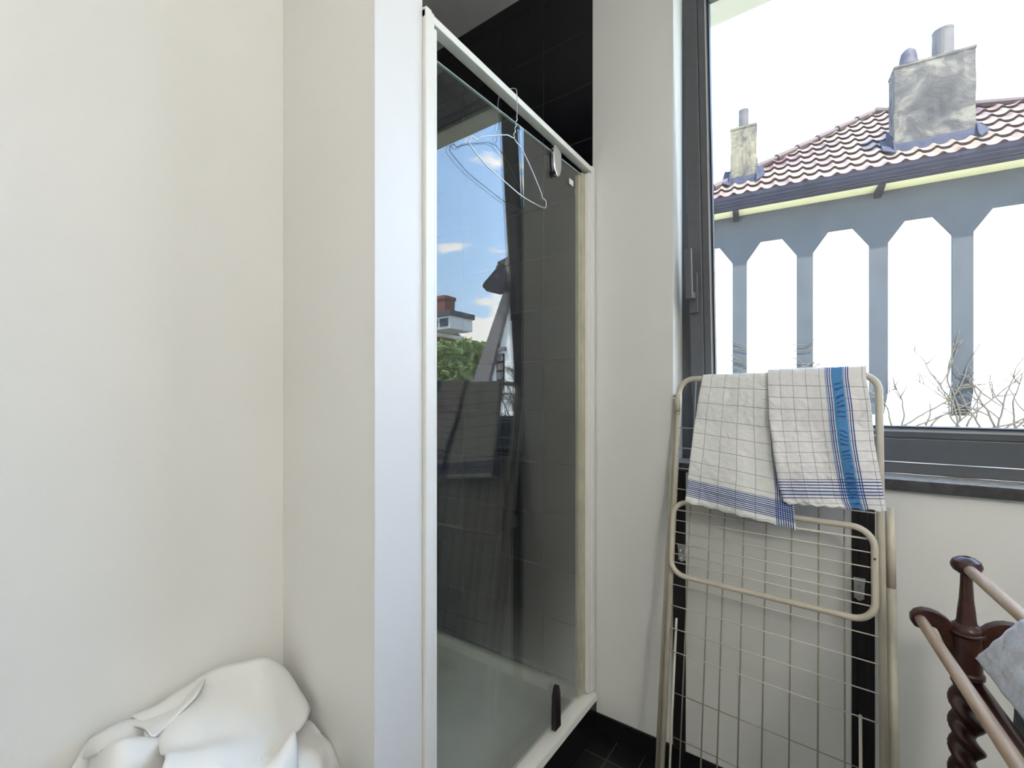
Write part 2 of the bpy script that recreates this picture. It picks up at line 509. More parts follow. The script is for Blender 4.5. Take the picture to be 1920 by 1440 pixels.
struct('floor', MB().box((-1.75, BY - 0.15, -0.1), (RX + 0.15, WY + 0.25, 0)), M['floor'])
struct('ceiling', MB().box((-1.75, BY - 0.15, CZ), (RX + 0.15, WY + 0.25, CZ + 0.15)), M['ceil'])
w = MB()
w.box((-0.716, WY, 0), (NX, 1.76, CZ))
w.box((NX, WY, 0), (WXR, 1.76, SZ - 0.028))
w.box((WXR, WY, 0), (RX + 0.15, 1.76, CZ))
struct('wall_window', w, M['wall'])
struct('wall_left', MB().box((LX - 0.12, BY, 0), (LX, AY + 0.05, CZ)), M['wall'])
struct('wall_right', MB().box((RX, BY, 0), (RX + 0.15, WY, CZ)), M['wall'])
struct('wall_back', MB().box((LX - 0.12, BY - 0.15, 0), (RX + 0.15, BY, CZ)), M['wall'])
struct('wall_alcove', MB().box((-1.75, AY, 0), (-0.7185, 0.672, CZ)), M['wall'])
struct('trim_1', MB().box((-0.7185, AY - 0.003, 0), (-0.712, 0.6715, CZ)), M['white'], bevel=0.0015)
struct('wall_shower_end', MB().box((-1.75, WY, 0), (-0.716, 1.76, CZ)), M['tile_xz'])
struct('wall_shower_back', MB().box((-1.75, 0.672, 0), (-1.63, WY, CZ)), M['tile_yz'])
struct('wall_shower_near', MB().box((-1.63, 0.672, 0), (-0.75, 0.684, CZ)), M['tile_xz'])
SKH = 0.075
struct('baseboard_window', MB().box((-0.703, WY - 0.009, 0), (RX, WY, SKH)), M['skirt'], bevel=0.002)
struct('baseboard_left', MB().box((LX, BY, 0), (LX + 0.009, AY, SKH)), M['skirt'], bevel=0.002)
struct('baseboard_right', MB().box((RX - 0.009, BY, 0), (RX, WY - 0.009, SKH)), M['skirt'], bevel=0.002)
struct('baseboard_alcove', MB().box((LX + 0.009, AY - 0.009, 0), (-0.7185, AY, SKH)), M['skirt'], bevel=0.002)

# ---- added fill lamp in pendant form, brightens the room from behind the camera
LP = Vector((1.08, -0.65, 2.15))
lamp = empty('fill_lamp', LP - Vector((0, 0, 0.15)), 'added fill lamp, a white globe hung unseen behind the camera', 'fill lamp')
M['lamp'] = bpy.data.materials.new('fill_lamp_globe'); M['lamp'].use_nodes = True
_b = M['lamp'].node_tree.nodes['Principled BSDF']; _b.inputs['Base Color'].default_value = (.9, .9, .88, 1)
_b.inputs['Emission Color'].default_value = (1.0, 0.965, 0.91, 1); _b.inputs['Emission Strength'].default_value = FILL_LAMP
f = MB(); f.lathe([(0.15 * math.sin(a) + .0005, -0.15 * math.cos(a)) for a in [PI * k / 16 for k in range(17)]], LP, 28); f.build('globe', M['lamp'], lamp, smooth=True)
f = MB(); f.tube([LP + Vector((0, 0, .15)), Vector((LP.x, LP.y, CZ - .03))], 0.004, 8); f.lathe([(.03, .15), (.03, .19), (.005, .2)], LP, 16); f.build('cord', M['gasket'], lamp, smooth='angle')
f = MB(); f.lathe([(.02, -.03), (.05, -.02), (.055, 0)], (LP.x, LP.y, CZ), 20); f.build('ceiling_rose', M['white'], lamp, smooth='angle')

# ---- window: fixed frame, tilted sash
win = bpy.data.objects.new('window_1', None); col.objects.link(win); win.location = (0.4, 1.62, SZ); win['kind'] = 'structure'
f = MB()
FY0, FY1 = 1.618, 1.70
f.box((NX, FY0, SZ), (NX + 0.048, FY1, CZ))
f.box((WXR - 0.048, FY0, SZ), (WXR, FY1, CZ))
f.box((NX + 0.048, FY0, SZ), (WXR - 0.048, FY1, SZ + 0.030))
f.box((NX + 0.048, FY0, 2.60), (WXR - 0.048, FY1, CZ))
f.box((NX + 0.048, FY0 - 0.01, 2.63), (WXR - 0.048, FY0, 2.70))
f.box((NX + 0.048, FY0 - 0.006, 2.735), (WXR - 0.048, FY0, 2.75))
f.build('window_frame', M['frame'], win, bevel=0.003)
# sash local frame: hinge line at z0, tilted inward
TA = math.radians(5.18)
HZ = SZ + 0.033
HY = 1.611 - 0.0907 * (HZ - 1.0) - 0.0
def sp_(x, d, s):   # x, depth outward from the inner face, distance up the sash
    return (x, HY + d * math.cos(TA) - s * math.sin(TA), HZ + s * math.cos(TA) + d * math.sin(TA))
def sbox(mb, x0, x1, d0, d1, s0, s1):
    mb.hexa([sp_(x0, d0, s0), sp_(x1, d0, s0), sp_(x1, d1, s0), sp_(x0, d1, s0), sp_(x0, d0, s1), sp_(x1, d0, s1), sp_(x1, d1, s1), sp_(x0, d1, s1)])
SXL, SXR = -0.393, 1.232
GXL, GXR = -0.321, 1.145
ST = 1.545; GT = 1.415; GB = 0.092
s = MB()
sbox(s, SXL, GXL - 0.030, 0, 0.045, 0, ST)
sbox(s, GXR + 0.030, SXR, 0, 0.045, 0, ST)
sbox(s, GXL - 0.030, GXR + 0.030, 0, 0.045, 0, GB - 0.028)
sbox(s, GXL - 0.030, GXR + 0.030, 0, 0.045, GT + 0.03, ST)
sash = s.build('window_sash', M['frame'], win, bevel=0.003)
s = MB()   # glazing bead, set back a step
sbox(s, GXL - 0.030, GXL - 0.003, 0.010, 0.042, GB - 0.028, GT + 0.03)
sbox(s, GXR + 0.003, GXR + 0.030, 0.010, 0.042, GB - 0.028, GT + 0.03)
sbox(s, GXL - 0.003, GXR + 0.003, 0.010, 0.042, GB - 0.028, GB - 0.003)
sbox(s, GXL - 0.003, GXR + 0.003, 0.010, 0.042, GT + 0.003, GT + 0.03)
s.build('glazing_bead', M['frame'], sash, bevel=0.002)
s = MB()
for (a, b_, c, d) in ((GXL - 0.004, GXL + 0.002, GB, GT), (GXR - 0.002, GXR + 0.004, GB, GT), (GXL, GXR, GB - 0.004, GB + 0.002), (GXL, GXR, GT - 0.002, GT + 0.004)):
    sbox(s, a, b_, 0.016, 0.040, c, d)
s.build('gasket', M['gasket'], sash)
s = MB()
sbox(s, GXL - 0.009, GXL - 0.005, 0.0075, 0.0105, GB - 0.01, GT)
sbox(s, GXL - 0.005, GXR + 0.005, 0.0075, 0.0105, GB - 0.011, GB - 0.006)
s.build('bright_edge', M['bead'], sash)
s = MB(); sbox(s, GXL - 0.002, GXR + 0.002, 0.030, 0.036, GB - 0.002, GT + 0.002)
s.build('window_pane', M['glass_win'], win)
# handle
s = MB(); sbox(s, -0.391, -0.363, -0.012, 0, 0.455, 0.585)
hb = s.build('window_handle', M['frame'], win, bevel=0.003)
s = MB(); sbox(s, -0.389, -0.369, -0.050, -0.011, 0.50, 0.522); sbox(s, -0.390, -0.368, -0.062, -0.047, 0.498, 0.655)
s.build('lever', M['frame'], hb, bevel=0.003)
# sill
struct('trim_2', MB().box((NX, WY - 0.010, SZ - 0.006), (WXR, FY0 - 0.0005, SZ)), M['sill_top'], bevel=0.001)
struct('trim_4', MB().box((NX, WY - 0.018, SZ - 0.028), (WXR, WY - 0.010, SZ - 0.001)).box((NX, WY - 0.010, SZ - 0.028), (WXR, 1.76, SZ - 0.006)), M['stone'], bevel=0.001)

# roof overhang of our own building, seen above the window
struct('trim_3', MB().box((-4, 1.76, 3.0), (4, 2.34, 3.12)).box((-4, 1.70, 2.97), (4, 1.762, 3.12)), M['our_render'])

# ================================================================= THE SHOWER
JX0, JX1 = -0.742, -0.706
enc = empty('shower_enclosure', (-SX, 1.09, 0.125), 'white framed shower enclosure with one tall clear glass pivot door', 'shower door')
f = MB()
f.box((JX0, 0.6722, 0.16), (JX1 + 0.004, 0.690, 2.034)).box((JX0, 0.690, 0.16), (JX1 + 0.001, 0.700, 2.034)).box((JX0 + 0.008, 0.700, 0.16), (JX1, 0.709, 2.006))
f.build('jamb', M['enamel'], enc, bevel=0.002)
f = MB()
f.box((JX0, 1.478, 0.16), (JX1 + 0.003, 1.5, 2.035)).box((JX0, 1.461, 0.16), (JX1 - 0.003, 1.478, 2.006))
f.build('jamb', M['enamel'], enc, bevel=0.002)
f = MB()
f.box((JX0 + 0.004, 1.435, 0.16), (JX0 + 0.02, 1.461, 2.0)).box((JX0 + 0.002, 1.418, 0.16), (JX0 + 0.016, 1.435, 1.985))
f.build('door_seal', M['beige'], enc, bevel=0.002).__setitem__('label', 'yellowed vertical seal strip')
f = MB()
f.box((JX0 + 0.010, 0.6722, 2.012), (JX1 + 0.002, 1.5, 2.030)).box((JX0 + 0.013, 0.6722, 2.030), (JX1 - 0.005, 1.497, 2.036))
f.build('top_rail', M['enamel'], enc, bevel=0.002)
f = MB()
f.hexa([(JX0 - 0.002, 0.684, 0.128), (JX1 + 0.012, 0.684, 0.122), (JX1 + 0.012, 1.507, 0.122), (JX0 - 0.002, 1.507, 0.128),
        (JX0 - 0.002, 0.684, 0.160), (JX1 + 0.006, 0.684, 0.142), (JX1 + 0.006, 1.507, 0.142), (JX0 - 0.002, 1.507, 0.160)])
f.build('bottom_rail', M['enamel'], enc, bevel=0.003)
# the door: tempered glass, top edge a finger below the rail
GX = -0.727
f = MB()
f.hexa([(GX - 0.003, 0.704, 0.175), (GX + 0.003, 0.704, 0.175), (GX + 0.003, 1.42, 0.175), (GX - 0.003, 1.42, 0.175),
        (GX - 0.003, 0.704, 1.957), (GX + 0.003, 0.704, 1.957), (GX + 0.003, 1.42, 1.992), (GX - 0.003, 1.42, 1.992)])
door = f.build('glass_door', M['glass_door'], enc)
f = MB(); f.hexa([(GX - 0.0028, 0.718, 1.9565), (GX + 0.0028, 0.718, 1.9565), (GX + 0.0028, 1.42, 1.9905), (GX - 0.0028, 1.42, 1.9905),
        (GX - 0.0028, 0.718, 1.9595), (GX + 0.0028, 0.718, 1.9595), (GX + 0.0028, 1.42, 1.9935), (GX - 0.0028, 1.42, 1.9935)])
f.build('polished_edge', M['glass_edge'], door)
f = MB(); f.box((GX - 0.012, 0.7095, 0.18), (GX + 0.012, 0.718, 1.985))
f.build('door_edge_profile', M['enamel'], door, bevel=0.002)
# chrome pivot: a pointed oval plate on the glass
def pivot(yc, z0, z1, mat, name='pivot'):
    f = MB()
    prof = []
    n = 24
    for k in range(n):
        a = 2 * PI * k / n
        yy = 0.024 * math.cos(a)
        zz = math.sin(a)
        zc = (z0 + z1) / 2 + zz * (z1 - z0) / 2
        if zz > 0.2: yy = 0.024 * math.copysign(min(1, abs(math.cos(a)) + 0.35), math.cos(a)) if abs(math.cos(a)) > .05 else yy
        prof.append((GX + 0.0035, yc + yy, zc))
    f.prism(prof, (0.014, 0, 0))
    o = f.build(name, mat, door, bevel=0.004)
    return o
pv = pivot(1.245, 1.905, 1.995, M['chrome'])
f = MB(); f.box((GX - 0.006, 1.232, 1.985), (GX + 0.012, 1.258, 2.003)); f.build('pivot_block', M['chrome'], enc, bevel=0.003)
f = MB(); f.prism([(GX + 0.0035, 1.225 + 0.0, 0.165), (GX + 0.0035, 1.262, 0.165), (GX + 0.0035, 1.259, 0.275), (GX + 0.0035, 1.25, 0.30), (GX + 0.0035, 1.238, 0.298), (GX + 0.0035, 1.228, 0.27)], (0.016, 0, 0))
f.build('pivot', M['black'], door, bevel=0.003).__setitem__('label', 'black lower pivot block')
f = MB(); f.box((GX + 0.0032, 1.345, 1.925), (GX + 0.0042, 1.372, 1.943)); f.build('sticker', M['sticker'], door)
f = MB()
f.tube([(GX + 0.0036, 1.392 + 0.008 * math.cos(a), 1.915 + 0.010 * math.sin(a)) for a in [2 * PI * k / 20 for k in range(20)]], 0.0006, 6, closed=True)
f.build('maker_stamp', M['beige'], door)
# tray
tray = empty('shower_tray', (-1.17, 1.09, 0), 'low white shower tray on a black tiled plinth behind the glass', 'shower tray')
f = MB(); f.box((-1.63, 0.684, 0), (-0.700, 1.507, 0.070)); f.box((-0.748, 0.684, 0.070), (-0.700, 1.507, 0.121))
f.build('plinth', M['skirt'], tray)
f = MB()
rows = []
x0, x1, y0, y1 = -1.628, -0.749, 0.686, 1.507
def rr(i, z):
    r = 0.06 if i > .01 else 0.004
    pts = []
    for (cx, cy, a0) in ((x1 - i - r, y1 - i - r, 0), (x0 + i + r, y1 - i - r, PI / 2), (x0 + i + r, y0 + i + r, PI), (x1 - i - r, y0 + i + r, 1.5 * PI)):
        for k in range(7):
            a = a0 + k / 6 * PI / 2
            pts.append((cx + r * math.cos(a), cy + r * math.sin(a), z))
    pts.append(pts[0])
    return pts
rows = [rr(0, 0.0705), rr(0, 0.136), rr(0.028, 0.137), rr(0.036, 0.132), rr(0.07, 0.094), rr(0.12, 0.089), rr(0.38, 0.082)]
f.grid(rows)
f.bm.faces.new([f.bm.verts.new(p) for p in rr(0.38, 0.082)[:-1]])
bmesh.ops.remove_doubles(f.bm, verts=f.bm.verts[:], dist=0.0005)
f.build('basin', M['tray'], tray, smooth=True)
f = MB(); f.box((-0.795, 0.70, 0.1375), (-0.747, 1.50, 0.1395)); f.build('rim_sealant', M['beige'], tray, bevel=0.0008)
f = MB(); f.lathe([(0.0, 0.0821), (0.045, 0.0821), (0.045, 0.086), (0.03, 0.089), (0.0001, 0.089)], (-1.17, 1.09, 0)); f.build('drain_cover', M['chrome'], tray, smooth=True)

# ---- wire hanger on the rail
HX = -0.694
def hp(x, y, X=HX): return xp(x, y, X)
hang = empty('wire_hanger', hp(962, 250), 'thin galvanised wire coat hanger hooked over the shower rail', 'coat hanger')
body = [hp(*p) for p in [(963, 259), (957, 256), (950, 253), (925, 254), (902, 256), (896, 261), (891, 260), (886, 255), (881, 257), (879, 263), (881, 271), (911, 309), (947, 341), (978, 367), (1005, 383), (1021, 390), (1024, 384), (1023, 376), (1017, 371), (1014, 360), (994, 312), (978, 279), (968, 266), (964, 259)]]
f = MB(); f.tube(smooth_path(body, 4), 0.0014, 8); f.build('hanger_frame', M['steel'], hang, smooth=True)
b0 = hp(963, 259); b1 = hp(969, 220)
zt = 2.036
tw = []
for k in range(22):
    t = k / 21
    p = b0.lerp(b1, t); a = t * PI * 7
    tw.append(p + Vector((0.0018 * math.sin(a), 0.0018 * math.cos(a), 0)))
yh = b1.y
hook = [b1, Vector((HX, yh + .002, 1.99)), Vector((HX, yh, 2.025)), Vector((HX - 0.006, yh, 2.0375)), Vector((HX - 0.022, yh - 0.002, 2.0415)), Vector((HX - 0.046, yh - 0.006, 2.0385)), Vector((HX - 0.054, yh - 0.010, 2.022)), Vector((HX - 0.053, yh - 0.014, 1.996)), Vector((HX - 0.046, yh - 0.020, 1.978))]
f = MB(); f.tube(tw, 0.0013, 8); f.tube(smooth_path(hook, 5), 0.00125, 8); f.build('hook', M['steel'], hang, smooth=True)

# ================================================================= CUPBOARD FRONT UNDER THE WINDOW
cx0 = yp(1264, 1000, WY).x; cx1 = yp(1640, 1000, WY).x; pxa = yp(1285, 1000, WY).x; pxb = yp(1600, 1000, WY).x
cup = empty('wall_cupboard', ((cx0 + cx1) / 2, WY, SKH), 'white cupboard panel held in two black uprights under the window', 'cupboard')
ctop = SZ - 0.029
f = MB(); f.box((cx0, WY - 0.014, SKH), (pxa + 0.004, WY - 0.0005, ctop)); f.build('upright', M['black'], cup, bevel=0.002)
f = MB(); f.box((pxb - 0.004, WY - 0.014, SKH), (cx1, WY - 0.0005, ctop)); f.box((pxb + 0.012, WY - 0.019, SKH), (pxb + 0.030, WY - 0.014, ctop)); f.build('upright', M['black'], cup, bevel=0.002)
f = MB(); f.box((pxa, WY - 0.010, SKH + 0.002), (pxb, WY - 0.0005, ctop - 0.002))
pan = f.build('door_panel', M['panel'], cup, bevel=0.0015)
def latch(px, py0, py1, sgn):
    a = yp(px, py0, WY - 0.02); b = yp(px, py1, WY - 0.02)
    f = MB()
    xc = a.x; yF = WY - 0.0195
    pts = [(xc - 0.013, yF, a.z), (xc - 0.010, yF, (a.z + b.z) / 2), (xc - 0.006, yF, b.z + 0.003), (xc, yF, b.z), (xc + 0.006, yF, b.z + 0.003), (xc + 0.010, yF, (a.z + b.z) / 2), (xc + 0.013, yF, a.z)]
    f.prism(pts, (0, -0.004, 0))
    f.box((xc - 0.011, yF, b.z + .004), (xc + 0.011, WY - 0.009, a.z - 0.004))
    o = f.build('latch', M['steel'], cup, bevel=0.001)
    f = MB()
    for zz in (0.35, 0.8):
        z_ = a.z + (b.z - a.z) * zz
        f.tube([(xc, yF - 0.004, z_), (xc, yF - 0.007, z_)], 0.0045, 12)
    f.build('screw', M['chrome'], o)
latch(1278, 1020, 1053, 1)
latch(1611, 1083, 1126, -1)

# ================================================================= DRYING RACK
RO = Vector((-0.408, 1.2945, 0)); RU = Vector((0.998, -0.0645, 0)).normalized(); RV = Vector((0, 0.166, 0.986)).normalized()
RN = RU.cross(RV).normalized()
if RN.y > 0: RN = -RN           # towards the room
def rk(u, v, o=0.0): return RO + RU * u + RV * v + RN * o
def rpx(x, y, off=0.0):         # pixel -> (u, v) on the rack's plane
    o2, d, s_ = ray(x, y)
    D3 = Vector((d.x, d.y, s_)); O3 = Vector((0, 0, EYE))
    t = ((RO + RN * off) - O3).dot(RN) / D3.dot(RN)
    q = O3 + D3 * t - RO
    return q.dot(RU), q.dot(RV)
RW = 0.50
VT = rpx(1455, 704)[1]
rack = empty('drying_rack', (RO + RU * RW / 2), 'cream folding clothes drying rack leaning under the window, tea towels on top', 'drying rack')
# main hoop
R = 0.0085
def hoop(u0, u1, vb, vt, rc, off, r=R, closed=False):
    pts = []
    def arc(cu, cv, a0, a1, n=8):
        for k in range(n + 1):
            a = a0 + (a1 - a0) * k / n
            pts.append(rk(cu + rc * math.cos(a), cv + rc * math.sin(a), off))
    if closed:
        arc(u0 + rc, vb + rc, 1.5 * PI, PI)
    else: pts.append(rk(u0, vb, off))
    arc(u0 + rc, vt - rc, PI, PI / 2)
    arc(u1 - rc, vt - rc, PI / 2, 0)
    if closed:
        arc(u1 - rc, vb + rc, 0, -PI / 2)
    else: pts.append(rk(u1, vb, off))
    return pts
f = MB(); f.tube(hoop(0.0, RW, 0.02, VT, 0.045, 0), R, 14); f.build('outer_frame', M['cream'], rack, smooth=True)
# rear leg frame
f = MB(); f.tube([rk(-0.018, 0.02, -0.020), rk(-0.018, rpx(1262, 745)[1], -0.020)], R * .95, 12)
f.build('rear_leg', M['cream'], rack, smooth=True)
jv = rpx(1658, 1098)[1]
f = MB(); f.tube([rk(RW + 0.018, 0.02, -0.020), rk(RW + 0.018, jv - 0.001, -0.020)], R * 1.1, 12); f.tube([rk(RW + 0.018, jv + 0.001, -0.020), rk(RW + 0.018, rpx(1660, 962, -0.02)[1] + 0.02, -0.020)], R * 1.1, 12); f.tube([rk(RW + 0.018, jv - 0.002, -0.020), rk(RW + 0.018, jv + 0.002, -0.020)], R * .95, 12)
f.build('rear_leg', M['cream'], rack, smooth=True)
for u, o in ((0, 0), (RW, 0), (-0.018, -0.02), (RW + 0.018, -0.02)):
    f = MB(); f.tube([rk(u, -0.0 + 0.002, o), rk(u, 0.035, o)], 0.0105, 12); f.build('rubber_foot', M['gasket'], rack, smooth=True)
# cross wires of the main frame
wv = []
for yl in (802, 839.5, 877.5, 916, 955, 1096, 1136, 1179, 1222):
    wv.append(rpx(1268, yl)[1])
WR = 0.0016
for v in wv:
    f = MB(); f.tube([rk(0.0, v, 0.004), rk(RW, v, 0.004)], WR, 8); f.build('wire', M['wirewhite'], rack, smooth=True)
v_low = rpx(1280, 1303, -0.03)[1]
for v in (v_low, v_low - 0.12, v_low - 0.24):
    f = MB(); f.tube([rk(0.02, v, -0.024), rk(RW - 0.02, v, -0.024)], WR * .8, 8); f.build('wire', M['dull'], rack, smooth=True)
# upright rods, behind the cross wires
for x in (1294, 1332, 1361, 1398, 1441, 1490, 1542, 1591):
    u = rpx(x, 1080, -0.012)[0]
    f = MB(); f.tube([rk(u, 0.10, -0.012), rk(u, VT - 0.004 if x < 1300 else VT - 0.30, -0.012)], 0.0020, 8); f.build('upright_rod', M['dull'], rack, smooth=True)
# wing
wt = rpx(1450, 963, 0.014)[1]; wb = rpx(1450, 1119, 0.014)[1]
f = MB(); f.tube(hoop(0.004, RW - 0.012, wb, wt, 0.045, 0.017, closed=True), 0.0078, 14, closed=True)
wing = f.build('wing_frame', M['cream'], rack, smooth=True)
for yl in (956, 975, 997, 1019, 1038, 1054):
    v = rpx(1267, yl, 0.014)[1]
    f = MB(); f.tube([rk(0.006, v, 0.014), rk(RW - 0.014, v, 0.014)], WR, 8); f.build('wing_wire', M['wirewhite'], wing, smooth=True)
# folded leg ends seen low down
for px_, ya in ((1272, 1160), (1618, 1338)):
    u, v = rpx(px_, ya, -0.012)
    f = MB(); f.tube([rk(u, 0.01, -0.012), rk(u, v, -0.012)], 0.0035, 10); f.build('stay', M['wirewhite'], rack, smooth=True)
# hinge lever at the top left
u, v = rpx(1277, 742, 0.01)
f = MB(); f.tube([rk(u - 0.012, v, 0.006), rk(u + 0.010, v + 0.003, 0.010)], 0.005, 10); f.tube([rk(0, v - 0.05, 0.004), rk(0, v + 0.008, 0.004)], 0.0105, 12)
hg = f.build('hinge', M['cream'], rack, smooth=True)
f = MB(); f.tube(smooth_path([rk(u + 0.004, v, 0.012), rk(u + 0.011, v - 0.014, 0.013), rk(u + 0.014, v - 0.035, 0.013), rk(u + 0.013, v - 0.062, 0.013)], 4), 0.0018, 8); f.build('lever', M['wirewhite'], hg, smooth=True)
for (px_, py_) in ((1272, 756), (1262, 973), (1258, 1055), (1640, 1042)):
    u, v = rpx(px_, py_)
    u = 0.0 if px_ < 1400 else RW - 0.012
    o = 0.0075 if px_ < 1400 else .024
    f = MB(); f.tube([rk(u, v, o), rk(u, v, o + 0.003)], 0.003, 10); f.build('rivet', M['rust'], rack)

# ================================================================= TEA TOWELS
def lerp(a, b, t): return a + (b - a) * t
def poly_at(pts, t):   # pts [(t, x, y)]
    for i in range(len(pts) - 1):
        if t <= pts[i + 1][0] or i == len(pts) - 2:
            k = (t - pts[i][0]) / (pts[i + 1][0] - pts[i][0])
            k = max(0, min(1, k))
            return lerp(pts[i][1], pts[i + 1][1], k), lerp(pts[i][2], pts[i + 1][2], k)
def towel(name, left, right, off, back_len, W, Ln, mat, label, seed, amp=0.004, fold=None, bshift=0.0, nu=70, nv=90, push=0.0):
    """left/right: edge polylines down the front in image pixels; hangs over the rack's top bar"""
    rows = []; uvs = []
    top_r = R + off
    Lf = []
    for j in range(nv + 1):
        t = j / nv
        oe = top_r + (0.004 + amp) * min(1, t * 6) + push * max(0, min(1, (t - .35) / .3))
        a = rpx(*poly_at(left, t), oe); b = rpx(*poly_at(right, t), oe)
        Lf.append((a, b))
    # back side, bottom to top
    nb = 26
    a0, b0 = Lf[0]
    back = []
    for j in range(nb):
        t = 1 - j / nb
        back.append(t)
    for t in back:
        row = []; uvr = []
        for i in range(nu + 1):
            s_ = i / nu
            u = lerp(a0[0], b0[0], s_) + bshift * t
            v = VT - t * back_len * (1 - .05 * math.sin(3 * s_ + seed))
            p = rk(u, v, 0)
            w_ = 0.006 * math.sin(s_ * 17 + seed) * t + 0.004 * mnoise.noise(Vector((s_ * 6, t * 4, seed + 9)))
            row.append(p - RN * (top_r + 0.001 + abs(w_) + 0.004 * t)); uvr.append((s_ * W, -t * back_len))
        rows.append(row); uvs.append(uvr)
    # over the bar
    for k in range(1, 7):
        a = PI - k / 7 * PI
        row = []; uvr = []
        for i in range(nu + 1):
            s_ = i / nu
            u = lerp(a0[0], b0[0], s_)
            cr_ = 0.0012 * mnoise.noise(Vector((s_ * 14, k * .4, seed)))
            row.append(rk(u, VT + (top_r + cr_) * math.sin(a), (top_r) * math.cos(a))); uvr.append((s_ * W, 0.0))
        rows.append(row); uvs.append(uvr)
    for j in range(nv + 1):
        t = j / nv
        (ua, va), (ub, vb) = Lf[j]
        row = []; uvr = []
        for i in range(nu + 1):
            s_ = i / nu
            u = lerp(ua, ub, s_); v = lerp(va, vb, s_)
            if t < .02: v = min(v, VT)
            g = min(1, t * 6)
            q = Vector((s_ * 2.3 + seed, t * 2.0, seed * 1.7))
            w_ = amp * 1.5 * mnoise.noise(q * 1.3) + amp * .55 * mnoise.noise(Vector((s_ * 9 + t * 8, t * 3 - s_ * 2, seed))) + amp * .3 * mnoise.noise(Vector((s_ * 17, t * 22, seed + 3)))
            w_ += amp * 0.9 * math.sin((s_ * 2.2 + .2 * math.sin(t * 3)) * PI * 1.6 + seed) * t
            if fold: w_ += fold(s_, t)
            hem = 0.002 * math.sin(s_ * 41 + seed) * (t > .97)
            row.append(rk(u, v + hem, top_r + (0.004 + w_ + amp) * g + push * max(0, min(1, (t - .35) / .3)))); uvr.append((s_ * W, t * Ln))
        rows.append(row); uvs.append(uvr)
    f = MB(); f.grid(rows, uvs)
    o = f.build(name, mat, None, smooth=True, solid=0.0014, base=rk((a0[0] + b0[0]) / 2, VT, 0))
    tag(o, label, 'tea towel', 'tea towels on the drying rack')
    return o
tm1 = towel_mat('tea_towel_plain_grid', (0.047, 0.012), (0.041, 0.010), [(0.292, 0.345, 0.0058, 0.0030)], [(0.221, 0.260, 0.0052, 0.0025)], None, warm=(0.90, 0.90, 0.87))
tm2 = towel_mat('tea_towel_band', (0.036, 0.0), (0.0262, 0.004), [(0.250, 0.296, 0.0076, 0.0028)],
                [(0.160, 0.174, 0.0055, 0.0028), (0.206, 0.220, 0.0055, 0.0028)], (0.175, 0.205), warm=(0.91, 0.89, 0.89))
towel('tea_towel', [(0, 1326, 702), (.3, 1313, 782), (.65, 1300, 865), (1, 1292, 942)],
      [(0, 1476, 702), (.3, 1482, 800), (.65, 1494, 905), (1, 1500, 992)], 0.003, 0.345, 0.262, 0.365, tm1,
      'white tea towel with narrow blue border lines, left of the two on the drying rack', 1.3, amp=0.007, bshift=0.014, push=0.022)
def fold2(s_, t):
    return 0.010 * math.exp(-((s_ - .03) / .07) ** 2) * min(1, t * 2)
towel('tea_towel', [(0, 1449, 701), (.3, 1452, 785), (.6, 1462, 860), (.85, 1470, 915), (.93, 1477, 938), (1, 1487, 943)],
      [(0, 1637, 702), (.2, 1646, 760), (.5, 1652, 830), (.75, 1662, 890), (1, 1673, 956)], 0.012, 0.26, 0.262, 0.325, tm2,
      'tea towel with a wide blue woven band, right of the two on the drying rack', 4.1, amp=0.007, fold=fold2, push=0.018)
# small care tag hanging below the right towel
ua, va = rpx(1575, 950, 0.02); ub, vb = rpx(1590, 966, 0.02)

